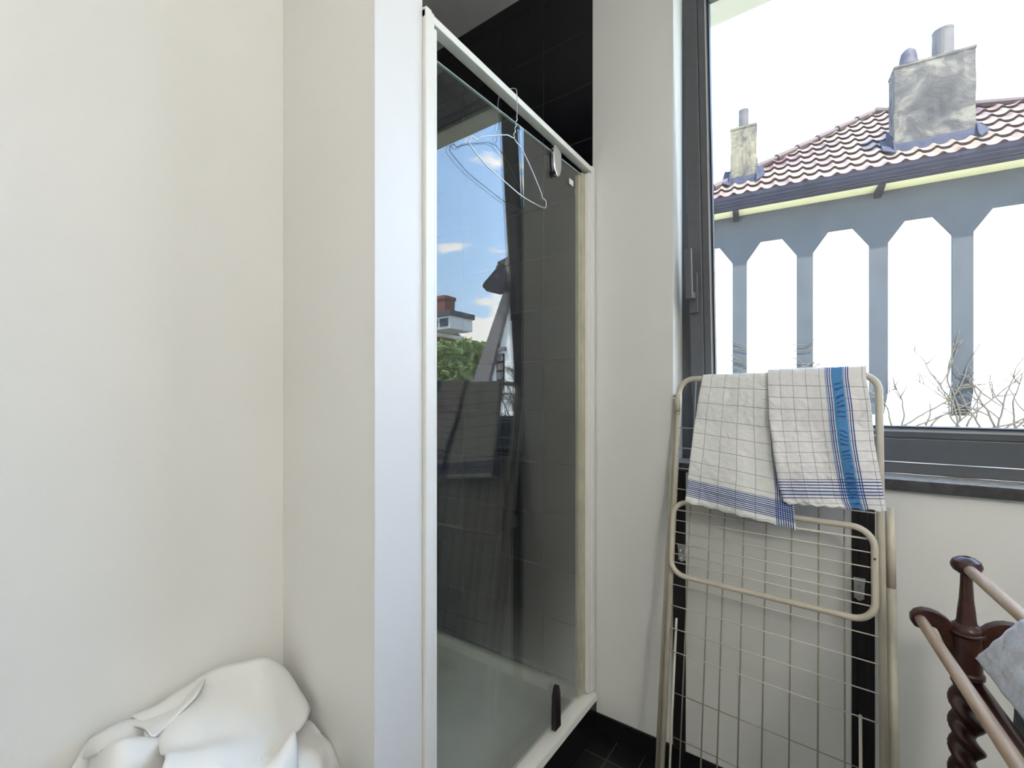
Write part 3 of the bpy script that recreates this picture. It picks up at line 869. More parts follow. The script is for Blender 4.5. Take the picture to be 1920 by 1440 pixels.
# ================================================================= WOODEN TOWEL STAND
TY = 1.25
q = yp(1812, 1060, TY)
TD = Vector((0.094, -0.9956, 0)).normalized()   # rods run this way, towards the camera
TA_ = Vector((0.9956, 0.094, 0)).normalized()   # across the end frame
TP = Vector((q.x, q.y, 0))
def tz(y): return yp(1812, y, TP.y).z
def stp(x, y, off=0.0):   # pixel on the end frame's plane -> (a, z)
    n = Vector((-TA_.y, TA_.x))
    c = Vector((TP.x, TP.y)).dot(n) + 0
    p = onplane(x, y, n, c)
    return (p - TP).dot(TA_), p.z
stand = empty('towel_stand', (TP + TD * 0.29), 'antique dark wood towel stand with a barley twist post and pale rods', 'towel stand')
RL = 0.58
def end_frame(base, sgn):
    f = MB()
    zt_, zn, zc, zb, zr = tz(1045), tz(1076), tz(1168), tz(1188), tz(1262)
    prof = [(0.0235, zr - 0.020), (0.0235, zr - 0.008), (0.027, zr - 0.004), (0.027, zr + 0.003), (0.0235, zr + 0.007), (0.0238, zb - 0.004), (0.0270, zb - 0.001), (0.0290, zb + 0.003), (0.0280, zb + 0.006), (0.0255, zb + 0.007), (0.0250, zb + 0.012), (0.0215, zb + 0.017), (0.0165, zb + 0.021), (0.0150, zb + 0.026),
            (0.0135, zb + 0.045), (0.0110, (zb + zn) / 2 + .01), (0.0095, zn - 0.02), (0.0090, zn - 0.002), (0.012, zn + 0.001), (0.0195, zn + 0.006), (0.0235, zn + 0.013), (0.024, zn + 0.018), (0.021, zn + 0.026), (0.013, zn + 0.032), (0.007, zn + 0.034), (0.0062, zn + 0.031), (0.0005, zn + 0.031)]
    f.lathe([(r_, h) for r_, h in prof], (base.x, base.y, 0), 28)
    post = f.build('post', M['wood'], stand, smooth='angle')
    f = MB(); f.lathe([(0.020, 0.06), (0.024, 0.07), (0.024, 0.13), (0.02, 0.14)], (base.x, base.y, 0), 28)
    f.build('post_block', M['wood'], stand, smooth='angle')
    # barley twist: two strands
    f = MB()
    z0, z1 = 0.135, zr - 0.010
    nr = 150; seg = 24
    rows = []
    for i in range(nr + 1):
        z = lerp(z0, z1, i / nr); ph = (z1 - z) / 0.047 * PI * 1.0
        e_ = min(1, min(z - z0, z1 - z) / 0.02)
        row = []
        for k in range(seg + 1):
            a = 2 * PI * k / seg
            r_ = 0.0205 + 0.0078 * e_ * math.cos(2 * (a - ph)) 
            row.append((base.x + r_ * math.cos(a), base.y + r_ * math.sin(a), z))
        rows.append(row)
    f.grid(rows); bmesh.ops.remove_doubles(f.bm, verts=f.bm.verts[:], dist=0.0002)
    f.build('barley_twist', M['wood'], stand, smooth=True)
    # curved arms cut from a flat board
    for side in (-1, 1):
        out = [(1797, 1180), (1789, 1172), (1775, 1158), (1760, 1148), (1745, 1142), (1728, 1139), (1714, 1142), (1706, 1150), (1706, 1161), (1713, 1171), (1724, 1176), (1736, 1173), (1746, 1172), (1756, 1177), (1762, 1188), (1768, 1203), (1778, 1218), (1797, 1240)]
        pts = []
        for (x, y) in out:
            a, z = stp(x, y)
            pts.append(base + TA_ * (a if side < 0 else -a) + Vector((0, 0, z)))
        g = MB(); g.prism([p - TD * 0.009 for p in pts], TD * 0.018)
        g.build('arm', M['wood'], stand, bevel=0.003)
    for side in (-1, 1):
        g = MB()
        fp = [base + TA_ * (side * d) + Vector((0, 0, z)) for d, z in ((0.015, 0.13), (0.06, 0.105), (0.11, 0.05), (0.145, 0.022), (0.165, 0.0), (0.125, 0.0), (0.09, 0.03), (0.05, 0.062), (0.015, 0.07))]
        g.prism([p - TD * 0.011 for p in fp], TD * 0.022)
        g.build('foot', M['wood'], stand, bevel=0.003)
end_frame(TP, 1)
end_frame(TP + TD * RL, -1)
aL, zL = stp(1724, 1158)
rods = [(aL, zL, 'beech'), (0.0, tz(1064), 'beech'), (-aL, zL, 'beech')]
rod_pts = []
for a, z, m_ in rods:
    p0 = TP + TA_ * a + Vector((0, 0, z)) + TD * 0.006; p1 = p0 + TD * (RL - 0.012)
    rod_pts.append((p0, p1))
    f = MB(); f.tube([p0.lerp(p1, k / 12) for k in range(13)], 0.0100, 16); f.build('rail_rod', M['beech'], stand, smooth=True)
zs = tz(1278)
p0 = TP + TD * 0.012 + TA_ * 0.014 + Vector((0, 0, zs)); p1 = p0 + TD * (RL - 0.03)
f = MB(); f.tube([p0, p0.lerp(p1, .5), p1], 0.0115, 16); f.build('stretcher', M['wood'], stand, smooth=True)

# cloths on the stand, each draped over one of its rods
def drape(name, rod, r0, r1, drop_l, drop_r, splay, mat, label, cat, seed, amp):
    """r0(v): where the far hem starts along the rod, v = 0 at the rod .. 1 at the left hem, -1 at the right hem"""
    P0, P1 = rod_pts[rod]
    ax = (P1 - P0).normalized()
    rr_ = 0.0122
    rows = []
    nu, nl = 46, 40
    ds = [-1 + k / nl for k in range(nl)] + [0.0001] + [(k + 1) / nl for k in range(nl)]
    for v in ds:                  # v > 0: left side (towards the photo's left)
        L_ = drop_l if v > 0 else drop_r
        d = abs(v) * L_
        sd = -1 if v > 0 else 1
        row = []
        for i in range(nu + 1):
            t = lerp(r0(v), r1, i / nu)
            c = P0 + ax * t
            arc_ = rr_ * PI / 2
            if d < arc_:
                a = d / rr_
                p = c + TA_ * (sd * rr_ * math.sin(a)) + Vector((0, 0, rr_ * math.cos(a)))
            else:
                dd = d - arc_
                w_ = amp * (1.6 * mnoise.noise(Vector((t * 14, d * 16, seed))) + .8 * mnoise.noise(Vector((t * 34 + d * 20, d * 40, seed + 2))))
                p = c + TA_ * (sd * (rr_ + dd * splay + abs(w_) * min(1, dd * 30))) + Vector((0, 0, -dd + w_ * .5)) + ax * w_ * .6
            row.append(p)
        rows.append(row)
    f = MB(); f.grid(rows)
    return tag(f.build(name, mat, None, smooth=True, solid=0.0012), label, cat)
drape('cloth', 1, lambda v: 0.275 - 0.173 * max(0, v) + .10 * min(0, v), 0.50, 0.150, 0.20, 0.03, M['linen_cool'],
      'crumpled white cloth hung askew over the top rod of the wooden towel stand', 'cloth', 3.0, 0.0032)
drape('towel', 2, lambda v: 0.030, 0.40, 0.34, 0.30, 0.02, M['greycloth'],
      'grey speckled towel on the wooden stand, at the photo edge below the white cloth', 'towel', 7.0, 0.004)

# ================================================================= HEAP OF WHITE LINEN
def patch(rows, name, parent=None, mat='linen', thick=0.003, sub=2, amp=0.0):
    pr = []
    for r_ in rows:
        row = []
        for p in r_:
            if len(p) == 4: row.append(Vector(p[:3]))
            else: row.append(xp(p[0], p[1], p[2]))
        pr.append(row)
    # resample with Catmull-Rom both ways
    pr = [smooth_path(r_, 4) for r_ in pr]
    cols = [smooth_path([pr[i][j] for i in range(len(pr))], 4) for j in range(len(pr[0]))]
    G = [[cols[j][i] for j in range(len(cols))] for i in range(len(cols[0]))]
    for i, r_ in enumerate(G):
        for j, p in enumerate(r_):
            w_ = amp * (mnoise.noise(p * 9) + .6 * mnoise.noise(Vector((p.x * 20 + p.y * 10, p.y * 26, p.z * 16))))
            G[i][j] = p + Vector((0.5, -0.3, 0.8)) * w_
    f = MB(); f.grid(G)
    return f.build(name, M[mat], parent, smooth=True, solid=thick)
heap = empty('bed_sheet', (-0.88, 0.33, 0), 'large white bed sheet heaped loosely in the corner by the left wall', 'bed sheet')
W4 = lambda x, y, z: (x, y, z, 0)
main = [
    [W4(-1.04, .20, .40), W4(-1.04, .28, .45), W4(-1.04, .36, .5), W4(-1.04, .44, .5), W4(-1.04, .50, .5), W4(-1.0, .535, .5), W4(-.95, .54, .48)],
    [(236, 1361, -1.035), (300, 1328, -1.035), (385, 1266, -1.035), (440, 1250, -1.02), (492, 1237, -1.0), (532, 1252, -.99), (556, 1296, -.965)],
    [(270, 1372, -.98), (330, 1330, -.985), (392, 1290, -.985), (445, 1272, -.975), (500, 1262, -.96), (545, 1285, -.945), (580, 1326, -.915)],
    [(290, 1385, -.94), (345, 1352, -.93), (400, 1330, -.93), (455, 1318, -.92), (510, 1312, -.91), (552, 1325, -.905), (578, 1345, -.895)],
    [(300, 1412, -.88), (350, 1400, -.87), (405, 1385, -.87), (455, 1375, -.86), (500, 1370, -.86), (535, 1372, -.865), (566, 1366, -.87)],
    [(300, 1450, -.82), (352, 1440, -.82), (400, 1432, -.81), (440, 1428, -.81), (470, 1430, -.81), (500, 1425, -.82), (548, 1385, -.845)],
    [W4(-.76, .14, .50), W4(-.75, .2, .50), W4(-.74, .26, .50), W4(-.73, .32, .50), W4(-.735, .37, .50), W4(-.75, .40, .52), W4(-.79, .44, .56)],
    [W4(-.74, .12, .0), W4(-.73, .2, .0), W4(-.72, .26, .0), W4(-.71, .32, .0), W4(-.72, .37, .0), W4(-.75, .42, .0), W4(-.80, .46, .0)],
]
patch(main, 'top_fold', heap, amp=0.009)
left = [
    [W4(-1.04, .06, .36), W4(-1.04, .12, .4), W4(-1.04, .2, .44), W4(-1.04, .28, .46)],
    [(153, 1408, -1.046), (178, 1391, -1.03), (232, 1364, -1.03), (330, 1350, -1.0)],
    [(151, 1422, -1.046), (185, 1408, -.97), (240, 1385, -.96), (330, 1380, -.965)],
    [(150, 1470, -1.046), (190, 1455, -.92), (245, 1440, -.89), (340, 1440, -.90)],
    [W4(-1.046, .06, .3), W4(-.90, .10, .3), W4(-.84, .16, .3), W4(-.80, .26, .3)],
    [W4(-1.046, .05, .0), W4(-.88, .08, .0), W4(-.82, .15, .0), W4(-.79, .26, .0)],
]
patch(left, 'left_fold', heap, amp=0.004)
flap = [
    [(236, 1362, -1.03), (290, 1334, -1.03), (340, 1300, -1.03), (386, 1266, -1.03)],
    [(250, 1361, -.99), (300, 1345, -.98), (340, 1322, -.98), (380, 1283, -.985)],
    [(268, 1364, -.955), (285, 1368, -.945), (318, 1348, -.955), (372, 1300, -.965)],
    [(276, 1368, -.935), (290, 1381, -.925), (312, 1362, -.94), (366, 1310, -.96)],
]
patch(flap, 'turned_flap', heap, amp=0.0015)
cuff = [
    [(270, 1372, -.945), (280, 1376, -.94), (296, 1384, -.935)],
    [(272, 1395, -.93), (285, 1398, -.925), (300, 1405, -.92)],
    [(282, 1450, -.90), (293, 1450, -.895), (306, 1450, -.89)],
]
patch(cuff, 'hem_strip', heap, amp=0.001)
right = [
    [W4(-.98, .54, .50), W4(-.95, .545, .5), W4(-.90, .545, .5), W4(-.85, .545, .46), W4(-.80, .545, .3)],
    [(545, 1352, -.93), (575, 1368, -.905), (600, 1381, -.88), (622, 1398, -.855), (640, 1450, -.82)],
    [(520, 1400, -.87), (560, 1392, -.865), (592, 1395, -.85), (610, 1408, -.835), (620, 1450, -.80)],
    [(490, 1450, -.80), (535, 1450, -.80), (570, 1450, -.79), (595, 1450, -.785), (606, 1475, -.77)],
    [W4(-.72, .42, .3), W4(-.72, .45, .3), W4(-.72, .48, .3), W4(-.72, .5, .3), W4(-.725, .53, .3)],
    [W4(-.70, .42, .0), W4(-.70, .45, .0), W4(-.70, .48, .0), W4(-.70, .5, .0), W4(-.705, .54, .0)],
]
patch(right, 'lower_fold', heap, amp=0.004)

# ================================================================= OUTSIDE: THE HOUSE ACROSS
FN = Vector((-0.122, 1.0)).normalized()
FU = Vector((1.0, 0.122, 0)).normalized()
FNI = Vector((FN.x, FN.y, 0))
FC = 9.0 / math.sqrt(1 + 0.122 ** 2)
def fp(u, z, d=0.0):    # u metres along the facade, z, d metres behind (+) or in front (-) of its face
    return FU * u + FNI * (FC + d) + Vector((0, 0, z))
def fpx(x, y, d=0.0, mir=False):
    p = onplane(x, y, FN, FC + d, mir)
    return p.dot(FU), p.z
house = empty('house', fp(1.0, -3.2, 2), 'white painted house with grey arched timberwork and a red tiled roof', 'house')
zE = 4.44
f = MB()
def sh(pts): return [(u + 1.14, z) for u, z in pts]
poly = [(-3.2, -3.2)] + sh([(8.4, -3.2), (6.40, 1.95), (5.50, 4.05), (5.4, zE)]) + [(-3.2, zE)]
f.prism([fp(u, z, 0.0) for u, z in poly], FNI * 5.0)
f.build('wall', M['render'], house)
# timber: frieze board with posts and chamfered arches, one cut shape
f = MB()
zTop = 4.425; zA = 3.93; zSp = 3.62; zEnd = 0.975
cs = [fpx(x, 640)[0] for x in (1387, 1507.5, 1642.5)] + [fpx(1803, 640)[0]]
sp0 = (cs[-1] - cs[0]) / 3
cs = [cs[-1] + sp0 * (k - 3) for k in range(0, 7)]
cs = [cs[0] - sp0] + cs
hw = 0.114
uL = cs[0] - hw - 0.3
low = []
# outline of the underside left to right
def under(a, b):
    w_ = b - a
    return [(a, zSp), (a + 0.21, zA), (b - 0.21, zA + 0.005), (b, zSp)]
edge = [(uL, zA)]
a_prev = uL
for c in cs:
    edge += [(c - hw - 0.21 if c > cs[0] else uL, zA)] if c == cs[0] else []
    edge += [(c - hw, zSp), (c - hw + .001, zEnd + 0.35), (c - hw + 0.004, zEnd), (c + hw - 0.05, zEnd), (c + hw - .001, zEnd + 0.35), (c + hw, zSp)]
    if c != cs[-1]:
        edge += [(c + hw + 0.21, zA), (c + sp0 - hw - 0.21, zA)]
edge += [(cs[-1] + hw + 0.2, zA), (cs[-1] + hw + 0.2, zTop), (uL, zTop)]
TOPP = [fp(u, z, -0.05) for u, z in edge]
f.prism(TOPP, FNI * 0.052)
f.build('arched_timber', M['timber'], house)
# gutter
GZ0, GZ1 = 4.43, 4.655
prof = [(-0.40, GZ0 + 0.03), (-0.36, GZ0), (-0.26, GZ0), (-0.24, GZ0 + .04), (-0.24, GZ1 - 0.02), (-0.40, GZ1 - 0.03), (-0.415, GZ1), (-0.435, GZ1), (-0.43, GZ1 - 0.05), (-0.415, GZ1 - 0.09), (-0.425, GZ1 - .10), (-0.40, GZ1 - 0.15), (-0.405, GZ1 - .165), (-0.385, GZ0 + 0.06)]
f = MB()
f.prism([fp(-3.6, z, d) for d, z in prof], FU * 10.3)
f.build('gutter', M['gutter'], house)
f = MB()
f.prism([fp(-3.5, z, d) for d, z in [(-0.34, 4.428), (-0.02, 4.432), (-0.0, 4.47), (-0.30, 4.47)]], FU * 10.0)
f.build('soffit_boards', M['soffit_y'], house)
for x in (1380, 1648):
    u = fpx(x, 395 if x < 1500 else 355, -.15)[0]
    f = MB(); f.prism([fp(u - 0.045, z, d) for d, z in [(-0.34, 4.43), (-0.34, 4.40), (-0.05, 4.33), (-0.05, 4.43)]], FU * 0.09); f.build('gutter_bracket', M['gutter'], house)
# roof: hipped slope covered in pantiles
K = 0.84
ez = 4.64; ed = -0.40
def rp(u, s_, h=0.0):    # s_ = plan distance up the slope
    return fp(u, ez + K * s_ + h, ed + s_)
def roofpx(x, y):
    o_, d_, s_ = ray(x, y)
    dn = d_.dot(FN)
    t = (ez - EYE - K * (FC + ed)) / (s_ - K * dn)
    p = d_ * t
    return (p.x * FU.x + p.y * FU.y), t * dn - (FC + ed)
hipL0 = roofpx(1337, 359); apex = roofpx(1642, 214); hr1 = roofpx(1828, 203); hr2 = roofpx(1920, 194)
sl = (apex[1] - hipL0[1]) / (apex[0] - hipL0[0])
uL0 = hipL0[0] - hipL0[1] / sl
def top_s(u):
    pts = [(uL0, 0.0), (hipL0[0], hipL0[1]), apex, hr1, hr2, (6.8, 0.0)]
    if u <= pts[0][0] or u >= pts[-1][0]: return 0
    for i in range(len(pts) - 1):
        if u <= pts[i + 1][0]:
            return lerp(pts[i][1], pts[i + 1][1], (u - pts[i][0]) / (pts[i + 1][0] - pts[i][0]))
    return 0
tw_ = 0.205; th_ = 0.25   # tile width, course height (plan)
f = MB()
us = []
u = uL0 + 0.02
while u < 6.75:
    us.append(u); u += tw_ / 8
def wave(u):
    ph = (u / tw_) % 1.0
    return 0.034 * (math.sin(PI * min(1, ph / 0.42)) if ph < 0.42 else -0.35 * math.sin(PI * (ph - .42) / .58))
nc = int(2.7 / th_) + 1
for c in range(nc):
    s0 = c * th_; s1 = s0 + th_ + 0.015
    prev = None
    for u in us:
        ts = top_s(u)
        if ts <= s0 + 0.01:
            prev = None; continue
        e1 = min(s1, ts)
        h = wave(u)
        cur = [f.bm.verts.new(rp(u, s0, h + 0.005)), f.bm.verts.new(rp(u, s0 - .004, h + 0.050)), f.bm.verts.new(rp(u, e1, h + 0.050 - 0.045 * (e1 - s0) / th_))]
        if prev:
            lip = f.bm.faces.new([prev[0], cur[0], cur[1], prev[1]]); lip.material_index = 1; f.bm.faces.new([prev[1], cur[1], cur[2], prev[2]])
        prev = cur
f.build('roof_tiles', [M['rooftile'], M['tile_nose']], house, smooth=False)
# roof body and back slopes
f = MB()
A3 = [rp(uL0, 0, -0.01), rp(apex[0], apex[1], -0.01), rp(hr2[0], hr2[1], -0.01), rp(6.8, 0, -0.01)]
B3 = [fp(uL0 + .4, ez, 5.0), fp(6.4, ez, 5.0)]
bv = [f.bm.verts.new(p) for p in A3 + B3]
for fc in ((0, 1, 2, 3), (0, 4, 1), (1, 4, 5, 2), (2, 5, 3), (0, 3, 5, 4)):
    f.bm.faces.new([bv[i] for i in fc])
f.build('roof_deck', M['rooftile'], house)
# hip tiles
f = MB()
path = [rp(uL0, 0, 0.04), rp(hipL0[0], hipL0[1], 0.05)] + [rp(lerp(hipL0[0], apex[0], k / 8), lerp(hipL0[1], apex[1], k / 8), 0.05) for k in range(1, 9)] + [rp(lerp(apex[0], hr1[0], k / 5), lerp(apex[1], hr1[1], k / 5), 0.05) for k in range(1, 6)] + [rp(hr2[0], hr2[1], 0.05), rp(6.7, .05, 0.05)]
for i in range(len(path) - 1):
    a, b = path[i], path[i + 1]
    n = max(1, int((b - a).length / 0.36))
    for k in range(n):
        p, q2 = a.lerp(b, k / n), a.lerp(b, (k + 1.08) / n)
        f.tube([p, q2], [0.075, 0.05], 8)
f.build('hip_tiles', plain('hip_tile', (0.035, 0.02, 0.02), .8), house)
# chimneys
def chimney(x0, x1, yb, yt0, yt1, d, depth, mat, pots, cname, flash_h):
    d0 = d
    u0, zb_ = fpx(x0, yb, d0); u1, _ = fpx(x1, yb, d0)
    _, zt0 = fpx(x0, yt0, d0); _, zt1 = fpx(x1, yt1, d0)
    zt = (zt0 + zt1) / 2
    f = MB()
    n = 14
    # slightly uneven block
    def ring(z, k):
        j = lambda a: 0.014 * mnoise.noise(Vector((a * 3.1, z * 3, k)))
        pts = []
        for i in range(n): pts.append(fp(lerp(u0, u1, i / n) + j(i), z, d0 + j(i + 5)))
        for i in range(n): pts.append(fp(u1 + j(i + 20), z, d0 + depth * i / n))
        for i in range(n): pts.append(fp(lerp(u1, u0, i / n), z, d0 + depth + j(i)))
        for i in range(n): pts.append(fp(u0 + j(i + 40), z, d0 + depth * (1 - i / n)))
        pts.append(pts[0]); return pts
    zs_ = [zb_ - 0.3 + (zt - zb_ + 0.3) * k / 16 for k in range(17)]
    R_ = [ring(z, 1.0) for z in zs_]
    f.grid(R_)
    f.bm.faces.new([f.bm.verts.new(p) for p in ring(zt, 1.0)[:-1]])
    f.prism([fp(u0 - 0.01, zt - 0.0, d0 - 0.01), fp(u1 + 0.01, zt, d0 - 0.01), fp(u1 + 0.01, zt, d0 + depth + 0.01), fp(u0 - 0.01, zt, d0 + depth + 0.01)], (0, 0, 0.035))
    ch = f.build(cname, mat, house)
    # lead flashing apron
    f = MB()
    fl = 0.10
    f.prism([fp(u0 - .03, zb_ - 0.10, d0 - 0.05), fp(u1 + .03, zb_ - 0.10, d0 - 0.05), fp(u1 + .03, zb_ + flash_h * .55, d0 - 0.03), fp(u1 + .02, zb_ + flash_h, d0 - 0.012), fp(u0 - .02, zb_ + flash_h, d0 - 0.012), fp(u0 - .03, zb_ + flash_h * .55, d0 - 0.03)], FNI * 0.02)
    for us_ in (u0 - 0.02, u1):
        s0_ = d0 - ed
        f.prism([rp(us_, s0_ - .12, 0.06), rp(us_, s0_ + depth + .1, 0.06), rp(us_, s0_ + depth + .1, 0.20), rp(us_, s0_ - 0.02, 0.20)], FU * 0.02)
        sgn = -1 if us_ < u0 else 1
        f.prism([rp(us_, s0_ - .18, 0.07), rp(us_ + sgn * 0.13, s0_ - .06, 0.09), rp(us_ + sgn * 0.10, s0_ + depth, 0.09), rp(us_, s0_ + depth, 0.07)], (0, 0, 0.02))
    f.build('flashing', M['lead'], ch)
    for (pu, r_, h_, kind) in pots:
        c = fp(lerp(u0, u1, pu), zt + 0.02, d0 + depth / 2)
        f = MB()
        if kind == 'pot':
            f.lathe([(r_ * 1.02, 0), (r_ * 1.05, 0.03), (r_, 0.06), (r_ * .96, h_ * .9), (r_ * .98, h_ * .93), (r_ * .98, h_), (r_ * .8, h_), (r_ * .78, h_ * .6), (0.001, h_ * .6)], c, 20)
            f.build('chimney_pot', M['pot'], ch, smooth=False)
        else:
            f.lathe([(r_ * 1.35, 0), (r_ * 1.3, 0.05), (r_ * 1.0, 0.12), (r_ * .95, h_ * .55), (r_ * 0.8, h_ * .8), (r_ * .45, h_ * .93), (r_ * .18, h_ * .96), (r_ * .18, h_), (0.001, h_)], c, 20)
            f.build('chimney_cowl', M['cap'], ch, smooth=True)
chimney(1677, 1830, 292, 128, 90, 0.05, 0.34, M['chim1'], [(0.22, 0.115, 0.34, 'cowl'), (0.66, 0.130, 0.46, 'pot')], 'chimney', 0.17)
chimney(1370, 1418, 352, 243, 236, 0.10, 0.42, M['chim2'], [(0.5, 0.085, 0.40, 'pot')], 'chimney', 0.16)
# right-hand end: sloping barge board, eave end, little window
f = MB()
f.prism([fp(u, z, -0.12) for u, z in sh([(5.36, 4.10), (5.60, 4.10), (6.70, 1.95), (8.55, -3.2), (7.85, -3.2), (6.12, 1.92)])], FNI * 0.14)
f.build('barge_board', M['barge'], house)
f = MB()
f.prism([fp(u, z, -0.45) for u, z in sh([(5.2, 4.62), (5.55, 4.60), (6.05, 4.28), (6.08, 4.20), (5.92, 4.05), (5.3, 4.0)])], FNI * 0.5)
f.build('eave_end', M['gutter'], house)
f = MB(); f.box((0, 0, 0), (0, 0, 0)) if False else None
wn = MB(); wn.prism([fp(u, z, -0.02) for u, z in sh([(5.70, 1.5), (5.98, 1.5), (5.98, 2.44), (5.70, 2.44)])], FNI * 0.03)
wf = wn.build('house_window', M['gutter'], house)
wn = MB()
for z in (1.52, 1.76, 2.0, 2.24):
    wn.prism([fp(u, zz, -0.035) for u, zz in sh([(5.73, z), (5.95, z), (5.95, z + .19), (5.73, z + .19)])], FNI * 0.012)
wn.build('louvre_slats', M['barge'], wf)
wn = MB(); wn.prism([fp(u, z, -0.09) for u, z in sh([(5.62, 2.50), (6.10, 2.50), (6.10, 2.60), (5.62, 2.60)])], FNI * 0.1)
wn.build('lintel', M['barge'], house)

# climbing vines on the wall: each runner of one plant
def runner(mb, u, z, ang, ln, r0, rnd, depth=0, d=-0.07):
    pts = []; rr_ = []
    n = max(4, int(ln / 0.05))
    for k in range(n + 1):
        pts.append(fp(u, z, d - 0.01 * rnd.random())); rr_.append(max(0.006, 1.35 * r0 * (1 - .6 * k / n)))
        ang += rnd.uniform(-.22, .22)
        st = ln / n
        u += st * math.cos(ang); z += st * math.sin(ang)
        if depth < 2 and rnd.random() < .13 and k > 1:
            runner(mb, u, z, ang + rnd.choice((-1, 1)) * rnd.uniform(.4, 1.0), ln * .45 * (1 - k / n) + .1, r0 * .7, rnd, depth + 1, d)
    mb.tube(pts, rr_, 5)
rnd = random.Random(11)
def vine(label_, runs, d=-0.07):
    mb = MB()
    for (u, z, a, ln, r_) in runs: runner(mb, u, z, a, ln, r_, rnd, 0, d)
    o = mb.build('climbing_vine', M['twig'], None, smooth=True)
    tag(o, label_, 'vine')
def U(x, y): return fpx(x, y, -0.07)
runs = []
for (x, y, a, ln) in ((1672, 800, 1.75, .62), (1690, 806, 1.45, .72), (1690, 800, .75, 1.0), (1700, 806, .6, .9), (1745, 800, .95, .7), (1735, 798, 1.3, .35), (1680, 730, 2.0, .2), (1655, 770, 1.6, .4)):
    u, z = U(x, y); runs.append((u, z, a, ln, .011))
vine('bare vine fanning up the white wall, left of the last timber post', runs)
runs = []
for (x, y, a, ln) in ((1795, 800, 1.62, 1.25), (1785, 780, 1.55, 1.1), (1800, 790, 1.75, 1.35), (1812, 800, 1.5, 1.0), (1806, 806, 2.3, .5), (1790, 806, 1.1, .5), (1822, 720, -.8, .6)):
    u, z = U(x, y); runs.append((u, z, a, ln, .010))
vine('bare vine climbing the last timber post to its middle', runs, -0.075)
runs = []
for (x, y, a, ln) in ((1870, 806, 1.35, .9), (1880, 806, .7, 1.0), (1865, 800, 2.1, .8), (1905, 806, 1.7, .8), (1900, 806, 1.1, .9), (1840, 806, 2.0, .7), (1918, 800, .9, .9), (1850, 806, .6, .7)):
    u, z = U(x, y); runs.append((u, z, a, ln, .011))
vine('bare vine spreading low on the white wall, right of the last timber post', runs)
runs = []
for k in range(10):
    u, z = U(1380 + (k % 2) * 118, 640 + k * 6); runs.append((u - .1 + .05 * rnd.random(), z, rnd.uniform(-.5, .4), .25, .006))
u, z = U(1515, 700); runs.append((u, z, .9, .35, .008))
vine('thin bare vine tendrils crossing the timber posts above the tea towels', runs)
runs = []
for (u, z, a, ln) in ((4.6, -.5, 1.5, 3.2), (4.9, -.2, 1.35, 3.4), (5.1, .2, 1.2, 2.2), (5.3, 0, 1.7, 2.8), (5.5, .3, 1.6, 2.0), (5.0, 1.2, .7, 1.2), (4.8, 1.6, .9, 1.4)):
    runs.append((u + 1.14, z, a, ln, .014))
vine('bare vine on the white gable, mirrored in the shower glass', runs, -0.03)

# ---- ground, trees, brick house further off
struct('ground', MB().box((-40, 1.8, -3.4), (70, 60, -3.2)), M['ground'])
def tree(loc, crown_z, rad, hgt, n, label_, seed):
    rn = random.Random(seed)
    t = empty('tree', loc, label_, 'tree', 'trees beyond the house')
    f = MB(); f.tube([Vector(loc), Vector(loc) + Vector((.1, 0, (crown_z - loc[2]) * .5)), Vector((loc[0], loc[1], crown_z + .5))], [.22, .16, .05], 8)
    for k in range(7):
        a = rn.uniform(0, 6.28); z = crown_z - hgt * .4 + k * hgt * .12
        f.tube([Vector((loc[0], loc[1], z - .4)), Vector((loc[0] + rad * .8 * math.cos(a), loc[1] + rad * .8 * math.sin(a), z + .5))], [.07, .02], 6)
    f.build('trunk', M['bark'], t, smooth=True)
    f = MB()
    blobs = [(rn.uniform(-.6, .6) * rad, rn.uniform(-.6, .6) * rad, rn.uniform(-.55, .55) * hgt, rn.uniform(.16, .36) * rad) for _ in range(40)]
    for _ in range(n):
        bx_, by_, bz_, br_ = rn.choice(blobs)
        v = Vector((rn.gauss(0, 1), rn.gauss(0, 1), rn.gauss(0, 1))).normalized() * br_ * rn.uniform(.75, 1.05)
        c = Vector((loc[0] + bx_, loc[1] + by_, crown_z + bz_)) + v
        a = Vector((rn.gauss(0, 1), rn.gauss(0, 1), rn.gauss(0, .6))).normalized(); b = a.cross(Vector((rn.gauss(0, 1), rn.gauss(0, 1), rn.gauss(0, 1)))).normalized()
        s_ = rn.uniform(.09, .24)
        vs4 = [f.bm.verts.new(c + a * s_), f.bm.verts.new(c + b * s_ * .55), f.bm.verts.new(c - a * s_), f.bm.verts.new(c - b * s_ * .55)]
        f.bm.faces.new(vs4)
    f.build('foliage', M['leaf'], t, normals=False)
def mpt(x, y, Y):
    return yp(x, y, Y, True)
p = mpt(838, 680, 13.5)
tree((p.x, p.y, -3.2), p.z - 0.1, 1.25, 1.3, 9000, 'leafy green tree before the brick house, mirrored in the shower glass', 3)
p = mpt(884, 668, 16.5)
tree((p.x, p.y, -3.2), p.z - 0.45, 1.3, 1.5, 9000, 'leafy green tree between brick house and gable, mirrored in the shower glass', 5)

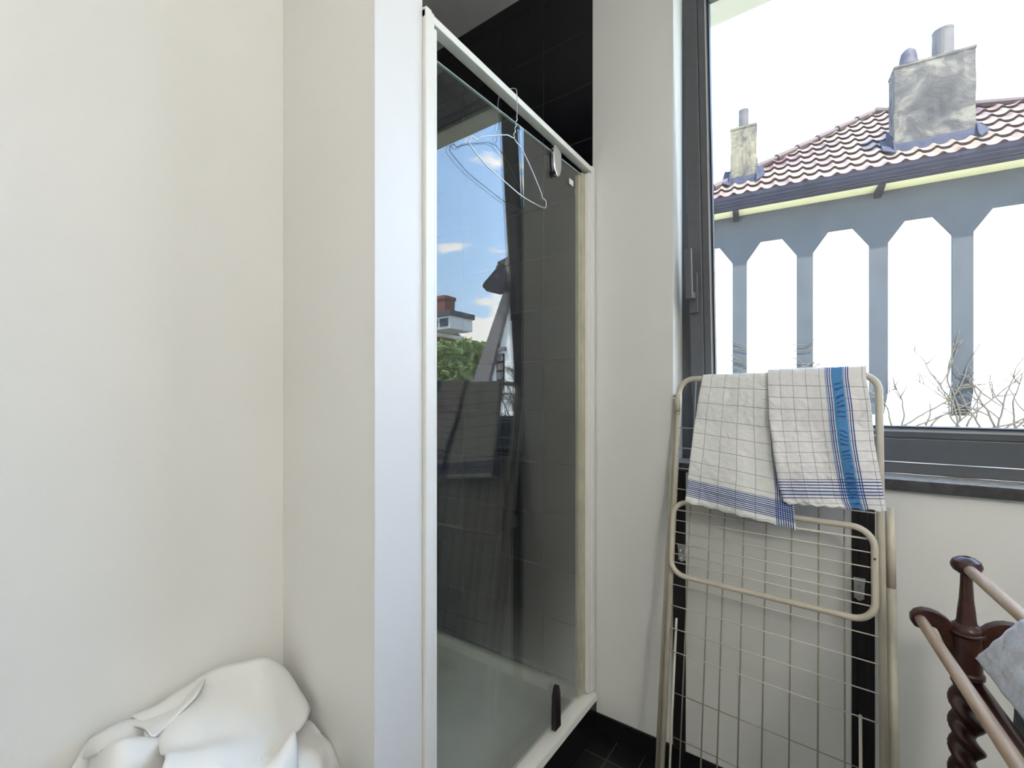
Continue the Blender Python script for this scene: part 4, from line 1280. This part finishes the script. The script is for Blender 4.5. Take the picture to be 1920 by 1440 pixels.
def far_house():
    Y = 22.0
    bh = empty('brick_house', (21.5, 24, -3.2), 'far red brick house with slate mansard roof and white dormer, mirrored in the glass', 'house')
    xr = mpt(866, 640, Y + 3.2).x      # its corner nearest the trees
    z_e = mpt(850, 624, Y).z
    f = MB(); f.box((xr + .2, Y, -3.2), (xr + 8, Y + 3, z_e)); f.build('wall', M['brick'], bh)
    f = MB(); f.box((xr - .25, Y - .35, z_e), (xr + 8.2, Y + 3.2, z_e + .25)); f.build('cornice', M['render'], bh)
    z_r = mpt(850, 585, Y).z
    f = MB()
    f.hexa([(xr - .2, Y - .3, z_e + .25), (xr + 8.1, Y - .3, z_e + .25), (xr + 8.1, Y + 3, z_e + .25), (xr - .2, Y + 3, z_e + .25),
            (xr + 1.6, Y + 1.0, z_r + .5), (xr + 8.1, Y + 1.0, z_r + .5), (xr + 8.1, Y + 2.6, z_r + .5), (xr + 1.6, Y + 2.6, z_r + .5)])
    f.build('roof', M['slate'], bh)
    dx0 = mpt(845, 600, Y - .2).x; 
    z0 = z_e + .3; z1 = mpt(840, 592, Y - .2).z
    f = MB(); f.box((dx0, Y - .2, z0), (dx0 + 3.2, Y + 2, z1)); dm = f.build('dormer', M['render'], bh)
    f = MB(); f.box((dx0 - .15, Y - .35, z1), (dx0 + 3.4, Y + 2.1, z1 + .35)); f.build('dormer_roof', M['slate'], dm)
    for k in range(3):
        f = MB(); f.box((dx0 + .2 + k * .95, Y - .24, z0 + .15), (dx0 + .95 + k * .95, Y - .19, z1 - .15)); w_ = f.build('window', M['glass_ext'], dm)
    cz = mpt(838, 556, Y + 1).z; cxx = mpt(842, 570, Y + 1).x
    f = MB(); f.box((cxx, Y + .6, z1 - .3), (cxx + .9, Y + 1.6, cz - .1)).box((cxx - .07, Y + .53, cz - .25), (cxx + .97, Y + 1.67, cz)); f.build('chimney', M['brick'], bh)
    f = MB(); f.box((cxx + 1.3, Y + .6, z1 - .3), (cxx + 2.2, Y + 1.6, cz - .1)).box((cxx + 1.23, Y + .53, cz - .25), (cxx + 2.27, Y + 1.67, cz)); f.build('chimney', M['brick'], bh)
    for k in range(2):
        f = MB(); f.box((xr + 1 + k * 2.4, Y - .05, z_e - 2.4), (xr + 2.1 + k * 2.4, Y + .02, z_e - .7)); f.build('window', M['glass_ext'], bh)
far_house()
